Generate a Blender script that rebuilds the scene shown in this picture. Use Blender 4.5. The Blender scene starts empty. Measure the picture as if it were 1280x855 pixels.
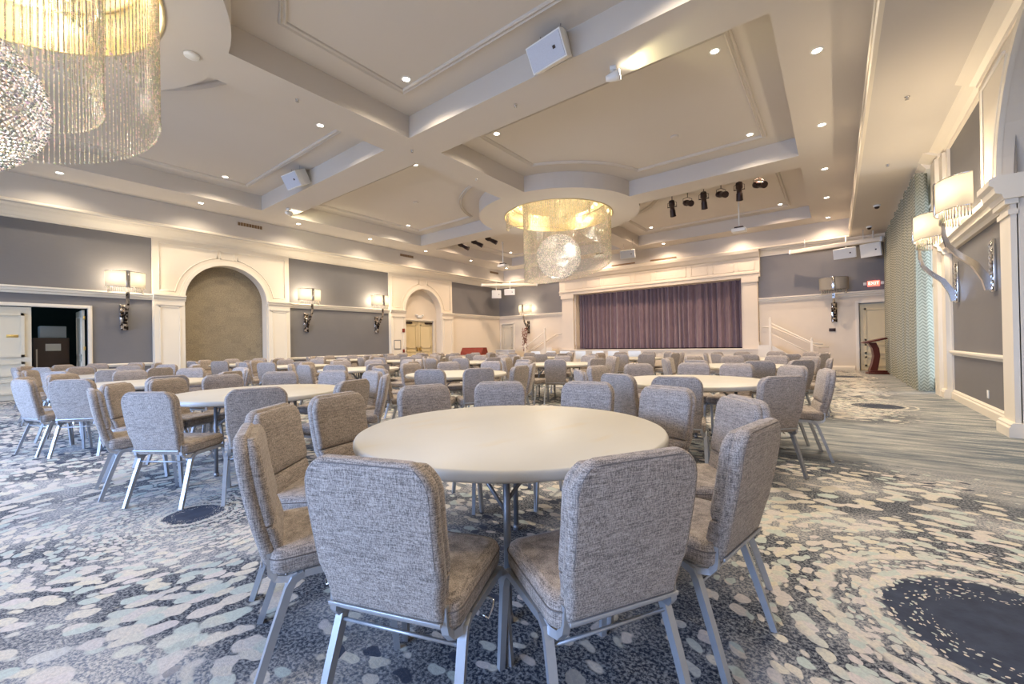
import bpy, bmesh, math, random
from mathutils import Vector, Matrix
from mathutils.geometry import tessellate_polygon
random.seed(7)
PI = math.pi
sc = bpy.context.scene
col = sc.collection

# ------------------------------------------------------------------ camera, world, exposure
YAW, PIT, ROL = math.radians(37.66), math.radians(0.314), math.radians(-1.035)
F_PX = 524.4
cam_d = bpy.data.cameras.new('camera')
cam = bpy.data.objects.new('camera', cam_d)
col.objects.link(cam)
_F = Vector((-math.sin(YAW)*math.cos(PIT), math.cos(YAW)*math.cos(PIT), math.sin(PIT)))
_R = Vector((math.cos(YAW), math.sin(YAW), 0))
_U = _R.cross(_F)
_R2 = _R*math.cos(ROL)+_U*math.sin(ROL)
_U2 = _U*math.cos(ROL)-_R*math.sin(ROL)
cam.matrix_world = Matrix(((_R2.x, _U2.x, -_F.x, 0), (_R2.y, _U2.y, -_F.y, 0), (_R2.z, _U2.z, -_F.z, 1.2), (0, 0, 0, 1)))
cam_d.sensor_width = 36
cam_d.lens = 36*F_PX/1280
cam_d.clip_start = 0.05
cam_d.clip_end = 200
sc.camera = cam
sc.view_settings.view_transform = 'Standard'
sc.view_settings.look = 'None'
sc.view_settings.gamma = 1
sc.view_settings.use_curve_mapping = False
sc.view_settings.exposure = 0.36
w = bpy.data.worlds.new('world')
sc.world = w
w.use_nodes = True
bg = w.node_tree.nodes['Background']
bg.inputs[0].default_value = (0.72, 0.84, 1.0, 1)
bg.inputs[1].default_value = 2.0
try:
    sc.cycles.max_bounces = 7
    sc.cycles.diffuse_bounces = 5
    sc.cycles.transmission_bounces = 5
    sc.cycles.transparent_max_bounces = 6
    sc.cycles.sample_clamp_indirect = 4
    sc.cycles.caustics_reflective = False
    sc.cycles.caustics_refractive = False
    sc.cycles.use_light_tree = True
    sc.cycles.use_denoising = True
except Exception:
    pass

def light(name, kind, loc, energy, color, parent=None, **kw):
    d = bpy.data.lights.new(name, kind)
    d.energy = energy
    d.color = color
    rot = kw.pop('rot', None)
    for k, v in kw.items():
        setattr(d, k, v)
    o = bpy.data.objects.new(name, d)
    o.location = loc
    if rot:
        o.rotation_euler = rot
    if parent:
        o.parent = parent
    col.objects.link(o)
    return o

# daylight entering by the window wall behind the camera and by the tall window on the right
for yy, xx, en in ((-7.0, -12.6, 420), (-7.0, -7.4, 560), (-7.0, -2.2, 360)):
    light('window_daylight', 'AREA', (xx, yy, 2.1), en, (0.34, 0.54, 1.0), shape='RECTANGLE', size=3.6, size_y=3.2, spread=math.radians(110), rot=(PI/2-0.55, 0, 0))
light('window_daylight', 'AREA', (2.05, 12.62, 1.9), 18, (0.72, 0.84, 1.0), shape='RECTANGLE', size=0.5, size_y=3.3, rot=(PI/2, 0, PI/2))

# ------------------------------------------------------------------ materials
def nt(name):
    m = bpy.data.materials.new(name)
    m.use_nodes = True
    t = m.node_tree
    return m, t, t.nodes['Principled BSDF']

class G:
    """small node graph helper"""
    def __init__(s, t):
        s.t = t
    def n(s, kind, **kw):
        nd = s.t.nodes.new(kind)
        for k, v in kw.items():
            setattr(nd, k, v)
        return nd
    def link(s, a, b):
        s.t.links.new(a, b)
    def put(s, sock, v):
        if isinstance(v, bpy.types.NodeSocket):
            s.link(v, sock)
        else:
            sock.default_value = v
    def m(s, op, a, b=0.0, c=0.0, clamp=False):
        nd = s.n('ShaderNodeMath', operation=op, use_clamp=clamp)
        for i, v in enumerate((a, b, c)):
            s.put(nd.inputs[i], v)
        return nd.outputs[0]
    def mix(s, f, a, b):
        nd = s.n('ShaderNodeMix', data_type='RGBA')
        s.put(nd.inputs[0], f)
        for i, v in ((6, a), (7, b)):
            if isinstance(v, tuple) and len(v) == 3:
                v = (*v, 1)
            s.put(nd.inputs[i], v)
        return nd.outputs[2]
    def mixf(s, f, a, b):
        nd = s.n('ShaderNodeMix', data_type='FLOAT')
        s.put(nd.inputs[0], f); s.put(nd.inputs[2], a); s.put(nd.inputs[3], b)
        return nd.outputs[0]
    def coord(s, which='Object'):
        return s.n('ShaderNodeTexCoord').outputs[which]
    def mapp(s, v, scale=(1, 1, 1), loc=(0, 0, 0)):
        nd = s.n('ShaderNodeMapping')
        s.link(v, nd.inputs[0])
        nd.inputs['Scale'].default_value = scale
        nd.inputs['Location'].default_value = loc
        return nd.outputs[0]
    def noise(s, v, scale, detail=3, rough=0.5):
        nd = s.n('ShaderNodeTexNoise')
        s.link(v, nd.inputs['Vector'])
        nd.inputs['Scale'].default_value = scale
        nd.inputs['Detail'].default_value = detail
        nd.inputs['Roughness'].default_value = rough
        return nd.outputs[0]
    def step(s, x, lo, hi):
        nd = s.n('ShaderNodeMapRange', interpolation_type='SMOOTHSTEP')
        s.put(nd.inputs[0], x); s.put(nd.inputs[1], lo); s.put(nd.inputs[2], hi)
        return nd.outputs[0]
    def sep(s, v):
        nd = s.n('ShaderNodeSeparateXYZ')
        s.link(v, nd.inputs[0])
        return nd.outputs
    def comb(s, x, y, z=0.0):
        nd = s.n('ShaderNodeCombineXYZ')
        s.put(nd.inputs[0], x); s.put(nd.inputs[1], y); s.put(nd.inputs[2], z)
        return nd.outputs[0]
    def bump(s, h, strength, dist=0.002):
        nd = s.n('ShaderNodeBump')
        s.link(h, nd.inputs['Height'])
        nd.inputs['Strength'].default_value = strength
        nd.inputs['Distance'].default_value = dist
        s.link(nd.outputs[0], s.t.nodes['Principled BSDF'].inputs['Normal'])

def plain(name, c, rough=0.6, metal=0.0, var=0.04, scale=3.0, emit=None, es=0.0, bump=0.0):
    m, t, b = nt(name)
    g = G(t)
    v = g.coord()
    n = g.noise(v, scale, 4)
    lo = tuple(max(0, x*(1-var)) for x in c)
    hi = tuple(min(1, x*(1+var)) for x in c)
    g.link(g.mix(n, lo, hi), b.inputs['Base Color'])
    b.inputs['Roughness'].default_value = rough
    b.inputs['Metallic'].default_value = metal
    if emit:
        b.inputs['Emission Color'].default_value = (*emit, 1)
        b.inputs['Emission Strength'].default_value = es
    if bump:
        g.bump(g.noise(v, scale*12, 3), bump)
    return m

M = {}
M['ceil'] = plain('ceiling_paint', (0.60, 0.555, 0.50), 0.85, var=0.03, scale=0.8, bump=0.05)
M['cream'] = plain('cream_paint', (0.74, 0.66, 0.54), 0.55, var=0.03, scale=1.5)
M['trim'] = plain('cream_trim', (0.78, 0.71, 0.59), 0.45, var=0.02, scale=2)
M['plaster'] = plain('cream_plaster', (0.70, 0.62, 0.51), 0.8, var=0.05, scale=2.2)
M['doorp'] = plain('cream_door_paint', (0.66, 0.60, 0.47), 0.45, var=0.03)
M['doory'] = plain('pale_yellow_door_paint', (0.66, 0.55, 0.33), 0.45, var=0.03)  # far right door: its warm light is put into this yellow colour
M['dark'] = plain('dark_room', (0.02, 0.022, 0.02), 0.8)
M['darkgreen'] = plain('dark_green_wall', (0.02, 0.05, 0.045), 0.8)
M['brass'] = plain('brass', (0.75, 0.55, 0.2), 0.3, 1.0)
M['black'] = plain('black_metal', (0.03, 0.015, 0.012), 0.45, 0.4)
M['brown'] = plain('vent_brown', (0.20, 0.12, 0.06), 0.6)
M['white'] = plain('white_plastic', (0.78, 0.78, 0.76), 0.4)
M['grille'] = plain('white_grille', (0.55, 0.58, 0.66), 0.7, var=0.1, scale=60)
M['chrome'] = plain('chrome', (0.62, 0.61, 0.60), 0.15, 1.0, var=0.15, scale=14)
M['steel'] = plain('silver_painted_steel', (0.40, 0.41, 0.43), 0.38, 0.6, var=0.06, scale=30)
M['greysteel'] = plain('grey_steel_tube', (0.23, 0.23, 0.24), 0.4, 0.5)
M['blackrubber'] = plain('black_glide', (0.02, 0.02, 0.02), 0.7)
M['backing'] = plain('dark_red_backing', (0.03, 0.008, 0.012), 0.9)
M['red'] = plain('red_fabric', (0.20, 0.028, 0.014), 0.8, var=0.5, scale=18)
M['cherry'] = plain('dark_cherry_wood', (0.09, 0.018, 0.012), 0.35, var=0.3, scale=8)
M['cardboard'] = plain('brown_board', (0.11, 0.075, 0.06), 0.7)
M['paper'] = plain('paper', (0.45, 0.52, 0.60), 0.7)
M['bluep'] = plain('blue_plastic', (0.02, 0.05, 0.28), 0.4)
M['exit'] = plain('exit_red', (0.6, 0.1, 0.08), 0.5, emit=(1.0, 0.18, 0.12), es=1.6)
M['exitw'] = plain('exit_letters', (0.9, 0.5, 0.4), 0.5, emit=(1.0, 0.75, 0.65), es=1.6)
M['led'] = plain('lamp_lens', (1, 0.95, 0.85), 0.5, emit=(1.0, 0.9, 0.74), es=14)
M['ledsmall'] = plain('chandelier_lens', (1, 0.9, 0.7), 0.5, emit=(1.0, 0.86, 0.58), es=22)
M['gold'] = plain('pale_gold_cove', (0.72, 0.60, 0.34), 0.45, 0.2, var=0.08, scale=10)

def mosaic():
    m, t, b = nt('mirror_mosaic')
    g = G(t)
    x, y, z = g.sep(g.coord())[:3]
    vo = g.n('ShaderNodeTexVoronoi', distance='CHEBYCHEV')
    g.link(g.mapp(g.coord(), (14, 14, 16)), vo.inputs['Vector'])
    vo.inputs['Scale'].default_value = 1.0
    vo.inputs['Randomness'].default_value = 0.7
    r = g.sep(vo.outputs['Color'])[0]
    g.link(g.mix(g.step(r, 0.35, 0.8), (0.035, 0.025, 0.02), (0.62, 0.56, 0.50)), b.inputs['Base Color'])
    b.inputs['Metallic'].default_value = 0.85
    b.inputs['Roughness'].default_value = 0.12
    return m
M['mosaic'] = mosaic()
def grey_wall():
    m, t, b = nt('grey_wallpaper')
    g = G(t)
    v = g.coord()
    a = g.noise(g.mapp(v, (2, 2, 60)), 3, 4)
    c = g.noise(v, 1.3, 3)
    f = g.m('ADD', g.m('MULTIPLY', a, 0.5), g.m('MULTIPLY', c, 0.5))
    g.link(g.mix(f, (0.135, 0.132, 0.138), (0.19, 0.182, 0.182)), b.inputs['Base Color'])
    b.inputs['Roughness'].default_value = 0.5
    return m
M['grey'] = grey_wall()

def arch_fabric():
    m, t, b = nt('taupe_patchwork_cloth')
    g = G(t)
    v = g.coord()
    s_ = g.sep(v)
    br = g.n('ShaderNodeTexBrick')
    g.link(g.comb(s_[1], s_[2]), br.inputs['Vector'])
    br.inputs['Scale'].default_value = 1.6
    br.inputs['Mortar Size'].default_value = 0.0
    br.inputs['Color1'].default_value = (0.17, 0.14, 0.10, 1)
    br.inputs['Color2'].default_value = (0.25, 0.21, 0.14, 1)
    n = g.noise(v, 55, 4, 0.7)
    n2 = g.noise(v, 2.2, 3)
    c = g.mix(g.step(n, 0.35, 0.7), (0.15, 0.12, 0.085), (0.42, 0.35, 0.23))
    c2 = g.mix(g.m('MULTIPLY', n2, 0.9), c, br.outputs[0])
    g.link(c2, b.inputs['Base Color'])
    b.inputs['Roughness'].default_value = 0.7
    return m
M['archcloth'] = arch_fabric()

def linen():
    m, t, b = nt('grey_linen_upholstery')
    g = G(t)
    v = g.coord()
    a = g.noise(g.mapp(v, (20, 20, 400)), 1, 2, 0.6)
    c = g.noise(g.mapp(v, (380, 380, 16)), 1, 2, 0.6)
    n = g.noise(v, 5, 3)
    e = g.noise(v, 260, 2)
    f = g.m('MULTIPLY', g.m('ADD', g.m('ADD', a, c), e), 0.333)
    base = g.mix(g.step(f, 0.36, 0.64), (0.066, 0.050, 0.041), (0.53, 0.445, 0.375))
    base2 = g.mix(g.m('MULTIPLY', n, 0.30), base, (0.23, 0.20, 0.18))
    g.link(base2, b.inputs['Base Color'])
    b.inputs['Roughness'].default_value = 0.85
    try:
        b.inputs['Sheen Weight'].default_value = 0.15
    except Exception:
        pass
    g.bump(f, 0.35, 0.002)
    return m
M['linen'] = linen()
M['seam'] = plain('dark_seam_cord', (0.15, 0.13, 0.12), 0.9)

def tabletop():
    m, t, b = nt('cream_table_plastic')
    g = G(t)
    v = g.coord()
    n = g.noise(v, 2.5, 4)
    st = g.step(g.noise(g.mapp(v, (1.5, 5, 1)), 1.4, 3), 0.56, 0.72)
    c = g.mix(n, (0.50, 0.47, 0.41), (0.56, 0.53, 0.465))
    g.link(g.mix(g.m('MULTIPLY', st, 0.5), c, (0.54, 0.46, 0.33)), b.inputs['Base Color'])
    b.inputs['Roughness'].default_value = 0.42
    return m
M['table'] = tabletop()

def velvet():
    m, t, b = nt('plum_velvet')
    g = G(t)
    v = g.coord()
    n = g.noise(g.mapp(v, (6, 6, 1.2)), 3, 4)
    g.link(g.mix(n, (0.11, 0.065, 0.080), (0.25, 0.17, 0.185)), b.inputs['Base Color'])
    b.inputs['Roughness'].default_value = 0.7
    b.inputs['Sheen Weight'].default_value = 0.6
    return m
M['velvet'] = velvet()

def chevron():
    m, t, b = nt('aqua_chevron_cloth')
    g = G(t)
    x, y, z = g.sep(g.coord('UV'))[:3]
    zz = g.m('ABSOLUTE', g.m('SUBTRACT', g.m('FRACT', g.m('MULTIPLY', x, 9.0)), 0.5))
    ph = g.m('FRACT', g.m('ADD', g.m('MULTIPLY', y, 14.0), g.m('MULTIPLY', zz, 1.7)))
    f = g.step(g.m('ABSOLUTE', g.m('SUBTRACT', ph, 0.5)), 0.18, 0.30)
    g.link(g.mix(f, (0.215, 0.215, 0.170), (0.38, 0.38, 0.305)), b.inputs['Base Color'])
    b.inputs['Roughness'].default_value = 0.8
    return m
M['chevron'] = chevron()

def crystal(name, lo, hi, es):
    m, t, b = nt(name)
    g = G(t)
    v = g.coord()
    vo = g.n('ShaderNodeTexVoronoi')
    g.link(v, vo.inputs['Vector'])
    vo.inputs['Scale'].default_value = 32
    cc = vo.outputs['Color']
    r, gg, bb = g.sep(cc)[:3]
    f = g.step(r, 0.35, 1.0)
    tint = g.mix(0.22, (1, 0.97, 0.9), cc)
    nd = g.n('ShaderNodeMix', data_type='RGBA', blend_type='MULTIPLY')
    nd.inputs[0].default_value = 1.0
    g.link(g.mix(f, lo, hi), nd.inputs[6])  # sparkle painted in as brightness that varies from bead to bead
    g.link(tint, nd.inputs[7])
    g.link(nd.outputs[2], b.inputs['Base Color'])
    b.inputs['Roughness'].default_value = 0.08
    b.inputs['Specular IOR Level'].default_value = 1.0
    b.inputs['Coat Weight'].default_value = 0.6
    out = t.nodes['Material Output']
    tr = g.n('ShaderNodeBsdfTranslucent')
    g.link(nd.outputs[2], tr.inputs[0])
    mx = g.n('ShaderNodeMixShader')
    mx.inputs[0].default_value = 0.62
    g.link(b.outputs[0], mx.inputs[1]); g.link(tr.outputs[0], mx.inputs[2]); g.link(mx.outputs[0], out.inputs[0])
    return m
M['bead'] = crystal('crystal_beads', (0.66, 0.63, 0.56), (1.0, 0.97, 0.9), 0)
M['beadball'] = crystal('crystal_ball_beads', (0.34, 0.34, 0.36), (1.0, 1.0, 1.0), 0)

def shade_mat():
    m, t, b = nt('white_lamp_shade')
    g = G(t)
    out = t.nodes['Material Output']
    tr = g.n('ShaderNodeBsdfTranslucent')
    g.link(g.mix(g.noise(g.coord(), 120, 2), (0.15, 0.135, 0.108), (0.17, 0.153, 0.123)), tr.inputs[0])
    df = g.n('ShaderNodeBsdfDiffuse')
    df.inputs[0].default_value = (0.62, 0.58, 0.50, 1)
    mx = g.n('ShaderNodeMixShader')
    mx.inputs[0].default_value = 0.45
    g.link(tr.outputs[0], mx.inputs[1]); g.link(df.outputs[0], mx.inputs[2])
    g.link(mx.outputs[0], out.inputs[0])
    return m
M['shade'] = shade_mat()

MEDS = [(0.56, 2.56, 0.40), (-3.74, 1.0, 0.17), (0.55, 9.75, 0.34), (-3.7, 8.2, 0.4), (-7.9, 4.6, 0.4), (0.2, 16.8, 0.45)]
def carpet():
    m, t, b = nt('patterned_carpet')
    g = G(t)
    pos = g.coord()
    warp = g.n('ShaderNodeTexNoise')
    g.link(pos, warp.inputs['Vector']); warp.inputs['Scale'].default_value = 9; warp.inputs['Detail'].default_value = 2
    wv = g.n('ShaderNodeVectorMath', operation='SUBTRACT'); g.link(warp.outputs['Color'], wv.inputs[0]); wv.inputs[1].default_value = (.5, .5, .5)
    ws = g.n('ShaderNodeVectorMath', operation='SCALE'); g.link(wv.outputs[0], ws.inputs[0]); ws.inputs['Scale'].default_value = 0.07
    wa = g.n('ShaderNodeVectorMath', operation='ADD'); g.link(pos, wa.inputs[0]); g.link(ws.outputs[0], wa.inputs[1])
    x, y, z = g.sep(wa.outputs[0])[:3]
    best = None
    for i, (cx, cy, r0) in enumerate(MEDS):
        dx = g.m('SUBTRACT', x, cx); dy = g.m('SUBTRACT', y, cy)
        d = g.m('SQRT', g.m('ADD', g.m('MULTIPLY', dx, dx), g.m('MULTIPLY', dy, dy)))
        if best is None:
            best = (d, dx, dy, r0)
        else:
            bd, bx_, by_, br_ = best
            f = g.m('LESS_THAN', d, bd)
            best = (g.mixf(f, bd, d), g.mixf(f, bx_, dx), g.mixf(f, by_, dy), g.mixf(f, br_, r0))
    d, dx, dy, r0 = best
    th = g.m('ARCTAN2', dy, dx)
    rel = g.m('DIVIDE', d, r0)
    # log polar cells: little pebbles near the medallion, bigger ones outward
    lr = g.m('LOGARITHM', g.m('MAXIMUM', d, 0.05), 2.718)
    K = 13.0
    vo = g.n('ShaderNodeTexVoronoi', feature='SMOOTH_F1')
    vo.inputs['Smoothness'].default_value = 0.25
    g.link(g.comb(g.m('MULTIPLY', lr, K*1.35), g.m('MULTIPLY', th, K*0.85)), vo.inputs['Vector'])
    vo.inputs['Scale'].default_value = 1.0
    vo2 = g.n('ShaderNodeTexVoronoi', feature='SMOOTH_F1')
    vo2.inputs['Smoothness'].default_value = 0.25
    g.link(g.mapp(wa.outputs[0], (8.5, 14, 1)), vo2.inputs['Vector'])
    vo2.inputs['Scale'].default_value = 1.0
    far = g.step(d, 1.5, 2.2)
    dist = g.mixf(far, vo.outputs['Distance'], vo2.outputs['Distance'])
    vcol = g.mix(far, vo.outputs['Color'], vo2.outputs['Color'])
    big = g.noise(pos, 0.75, 2)
    mid = g.noise(pos, 2.6, 2)
    thr = g.m('ADD', 0.29, g.m('MULTIPLY', big, 0.25))
    thr = g.m('ADD', thr, g.m('MULTIPLY', mid, 0.16))
    near = g.m('SUBTRACT', 1.0, g.step(rel, 1.5, 3.2))
    wave = g.m('MULTIPLY', g.m('COSINE', g.m('MULTIPLY', g.m('SUBTRACT', rel, 1.16), 14.0)), 0.13)
    thr = g.m('ADD', thr, g.m('MULTIPLY', near, g.m('ADD', wave, 0.03)))
    # plain streaky zone along the right wall
    streakzone = g.m('MULTIPLY', g.step(g.m('ADD', x, g.m('MULTIPLY', big, 0.9)), 1.0, 1.7), g.step(y, 3.6, 5.2))
    gap = g.m('MULTIPLY', g.step(y, 4.6, 5.6), g.m('SUBTRACT', 1.0, g.step(y, 7.4, 8.2)))
    gap = g.m('MULTIPLY', gap, g.step(x, -1.0, -0.2))
    inner = g.m('SUBTRACT', 1.0, g.step(rel, 1.0, 1.08))
    thr = g.m('SUBTRACT', thr, g.m('MULTIPLY', g.m('MAXIMUM', streakzone, gap), 0.5))
    thr = g.m('SUBTRACT', thr, g.m('MULTIPLY', inner, g.m('MULTIPLY', g.m('SUBTRACT', 1.12, rel), 0.8)))
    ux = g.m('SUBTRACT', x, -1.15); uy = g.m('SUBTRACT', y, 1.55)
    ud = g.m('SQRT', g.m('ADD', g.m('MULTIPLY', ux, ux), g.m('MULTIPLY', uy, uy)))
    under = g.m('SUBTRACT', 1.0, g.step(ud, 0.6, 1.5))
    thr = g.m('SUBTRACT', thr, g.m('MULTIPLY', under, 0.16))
    # wobbly rings
    ring = g.m('SUBTRACT', 1.0, g.step(g.m('ABSOLUTE', g.m('SUBTRACT', rel, 1.16)), 0.03, 0.08))
    ring2 = g.m('SUBTRACT', 1.0, g.step(g.m('ABSOLUTE', g.m('SUBTRACT', rel, 1.55)), 0.02, 0.08))
    spot = g.m('SUBTRACT', 1.0, g.step(dist, g.m('SUBTRACT', thr, 0.03), g.m('ADD', thr, 0.03)))
    spot = g.m('MAXIMUM', spot, g.m('MAXIMUM', ring, ring2))
    # ground colour
    sp = g.noise(pos, 70, 3, 0.75)
    sp2 = g.noise(pos, 1.1, 3)
    navy = g.mix(g.step(sp, 0.42, 0.62), (0.009, 0.015, 0.032), (0.24, 0.25, 0.26))
    beige = g.mix(g.step(sp, 0.38, 0.62), (0.15, 0.17, 0.21), (0.52, 0.49, 0.44))
    ground = g.mix(g.step(sp2, 0.42, 0.60), navy, beige)
    stk = g.noise(g.mapp(pos, (1.1, 7, 1)), 1.0, 6, 0.75)
    sgrey = g.mix(g.step(stk, 0.38, 0.64), (0.10, 0.13, 0.16), (0.50, 0.49, 0.44))
    sgrey = g.mix(g.m('MULTIPLY', g.step(sp, 0.40, 0.62), 0.6), sgrey, (0.12, 0.14, 0.17))
    ground = g.mix(g.m('MAXIMUM', streakzone, g.m('MULTIPLY', gap, 0.8)), ground, sgrey)
    ground = g.mix(inner, ground, g.mix(g.noise(pos, 12, 3), (0.008, 0.013, 0.030), (0.050, 0.065, 0.105)))
    cr, cg, cb = g.sep(vcol)[:3]
    cream = g.mix(cr, (0.68, 0.62, 0.48), (0.64, 0.57, 0.53))
    cream = g.mix(g.step(cg, 0.45, 0.9), cream, (0.50, 0.56, 0.50))
    cream = g.mix(g.m('MULTIPLY', g.step(sp, 0.4, 0.62), 0.38), cream, (0.26, 0.26, 0.27))
    # some pebbles are dark navy instead
    darkp = g.m('MULTIPLY', g.step(cb, 0.88, 0.90), far)
    cream = g.mix(darkp, cream, (0.03, 0.04, 0.07))
    g.link(g.mix(g.m('MULTIPLY', spot, 0.92), ground, cream), b.inputs['Base Color'])
    b.inputs['Roughness'].default_value = 0.95
    g.bump(sp, 0.5, 0.004)
    return m
M['carpet'] = carpet()

# ------------------------------------------------------------------ mesh builder
class MB:
    def __init__(s):
        s.bm = bmesh.new()
        s.mats = []
        s.cur = 0
    def mat(s, m):
        if m not in s.mats:
            s.mats.append(m)
        s.cur = s.mats.index(m)
        return s
    def face(s, vs, smooth=False):
        try:
            f = s.bm.faces.new(vs)
            f.material_index = s.cur
            f.smooth = smooth
            return f
        except ValueError:
            return None
    def v(s, p):
        return s.bm.verts.new(p)
    def quad(s, *ps):
        s.face([s.v(p) for p in ps])
    def box(s, lo, hi, bev=0.0, mtx=None, seg=2):
        x0, y0, z0 = lo; x1, y1, z1 = hi
        vs = [s.v(p) for p in ((x0, y0, z0), (x1, y0, z0), (x1, y1, z0), (x0, y1, z0), (x0, y0, z1), (x1, y0, z1), (x1, y1, z1), (x0, y1, z1))]
        fs = [s.face([vs[i] for i in q]) for q in ((3, 2, 1, 0), (4, 5, 6, 7), (0, 1, 5, 4), (1, 2, 6, 5), (2, 3, 7, 6), (3, 0, 4, 7))]
        geo = vs
        if bev > 0:
            es = {e for f in fs for e in f.edges}
            r = bmesh.ops.bevel(s.bm, geom=list(es), offset=bev, segments=seg, profile=0.5, affect='EDGES')
            geo = list({v for f in r['faces'] for v in f.verts} | {v for v in vs if v.is_valid})
            for f in {f for v in geo for f in v.link_faces}:
                f.material_index = s.cur
                f.smooth = seg > 1
        if mtx is not None:
            bmesh.ops.transform(s.bm, matrix=mtx, verts=geo)
        return s
    def tube(s, pts, r, n=8, square=False, caps=True, up=(0, 0, 1)):
        pts = [Vector(p) for p in pts]
        rs = r if isinstance(r, (list, tuple)) else [r]*len(pts)
        if square:
            n = 4
        rings = []
        prev = None
        for i, p in enumerate(pts):
            a = pts[max(i-1, 0)]; b_ = pts[min(i+1, len(pts)-1)]
            t = (b_-a).normalized()
            if prev is None:
                u = Vector(up)
                if abs(u.dot(t)) > 0.95:
                    u = Vector((0, 1, 0)) if abs(t.y) < 0.9 else Vector((1, 0, 0))
                u = (u-t*u.dot(t)).normalized()
            else:
                u = (prev-t*prev.dot(t)).normalized()
            prev = u
            w_ = t.cross(u)
            off = PI/4 if square else 0
            k = 1.414 if square else 1
            rings.append([s.v(p+(u*math.cos(off+2*PI*j/n)+w_*math.sin(off+2*PI*j/n))*rs[i]*k) for j in range(n)])
        for i in range(len(rings)-1):
            for j in range(n):
                s.face([rings[i][j], rings[i][(j+1) % n], rings[i+1][(j+1) % n], rings[i+1][j]], not square)
        if caps:
            s.face(rings[0][::-1]); s.face(rings[-1])
        return s
    def rings(s, rings, closed=True, cap=True, smooth=True):
        R_ = [[s.v(p) for p in r] for r in rings]
        n = len(R_[0])
        for i in range(len(R_)-1):
            for j in range(n if closed else n-1):
                s.face([R_[i][j], R_[i][(j+1) % n], R_[i+1][(j+1) % n], R_[i+1][j]], smooth)
        if cap and closed:
            s.face(R_[0][::-1], False); s.face(R_[-1], False)
        return s
    def lathe(s, prof, c=(0, 0, 0), n=24, a0=0, a1=2*PI, cap=False):
        full = abs(a1-a0-2*PI) < 1e-6
        k = n if full else n+1
        R_ = []
        for r, z in prof:
            R_.append([s.v((c[0]+r*math.cos(a0+(a1-a0)*j/n), c[1]+r*math.sin(a0+(a1-a0)*j/n), c[2]+z)) for j in range(k)])
        for i in range(len(R_)-1):
            for j in range(n):
                s.face([R_[i][j], R_[i][(j+1) % k], R_[i+1][(j+1) % k], R_[i+1][j]], True)
        if cap:
            s.face(R_[0][::-1]); s.face(R_[-1])
        return s
    def plate(s, outer, holes, mp, d0, d1, back=False, sides=True, outer_sides=False):
        polys = [outer]+list(holes)
        tris = tessellate_polygon([[Vector((a, b_, 0)) for a, b_ in p] for p in polys])
        flat = [q for p in polys for q in p]
        vs = [s.v(mp(a, b_, d0)) for a, b_ in flat]
        for t_ in tris:
            s.face([vs[i] for i in t_])
        if back:
            vb = [s.v(mp(a, b_, d1)) for a, b_ in flat]
            for t_ in tris:
                s.face([vb[i] for i in t_][::-1])
        todo = (list(holes) if sides else [])+([outer] if outer_sides else [])
        for p in todo:
            A = [s.v(mp(a, b_, d0)) for a, b_ in p]; B = [s.v(mp(a, b_, d1)) for a, b_ in p]
            for i in range(len(p)):
                j = (i+1) % len(p)
                s.face([A[i], A[j], B[j], B[i]])
        return s
    def extr(s, prof, mp, a0, a1, cap=True):
        A = [s.v(mp(a0, z, d)) for d, z in prof]; B = [s.v(mp(a1, z, d)) for d, z in prof]
        n = len(prof)
        for i in range(n):
            j = (i+1) % n
            s.face([A[i], A[j], B[j], B[i]])
        if cap:
            s.face(A[::-1]); s.face(B)
        return s
    def build(s, name, mat=None, parent=None, loc=None, kind=None):
        bmesh.ops.recalc_face_normals(s.bm, faces=s.bm.faces)
        me = bpy.data.meshes.new(name)
        s.bm.to_mesh(me)
        s.bm.free()
        ms = s.mats if s.mats else [mat]
        for m in ms:
            me.materials.append(m)
        o = bpy.data.objects.new(name, me)
        col.objects.link(o)
        if parent:
            o.parent = parent
        if loc:
            o.location = loc
        if kind:
            o['kind'] = kind
        return o

def thing(name, label, cat, loc=(0, 0, 0), rz=0, group=None):
    o = bpy.data.objects.new(name, None)
    o.empty_display_size = 0.1
    col.objects.link(o)
    o.location = loc
    o.rotation_euler = (0, 0, rz)
    o['label'] = label; o['category'] = cat
    if group:
        o['group'] = group
    return o
def tag(o, label, cat, group=None):
    o['label'] = label; o['category'] = cat
    if group:
        o['group'] = group
    return o
def copy_tree(o, parent=None):
    c = o.copy()
    col.objects.link(c)
    if parent:
        c.parent = parent
        c.matrix_parent_inverse = o.matrix_parent_inverse.copy()
    for ch in o.children:
        copy_tree(ch, c)
    return c

# ------------------------------------------------------------------ room dimensions
LX, RX, FY, BY = -16.45, 1.80, 20.10, -7.25
Z1, Z2, Z3 = 4.92, 5.62, 6.08
TL, TR, TF, TB = -15.83, 0.50, 19.80, -7.0
def mL(a, z, d): return (LX+d, a, z)
def mR(a, z, d): return (RX-d, a, z)
def mF(a, z, d): return (a, FY-d, z)

# floor
b = MB(); b.mat(M['carpet'])
b.quad((LX-0.6, BY, 0), (RX+0.6, BY, 0), (RX+0.6, FY+1.4, 0), (LX-0.6, FY+1.4, 0))
b.build('floor', kind='structure')

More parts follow.
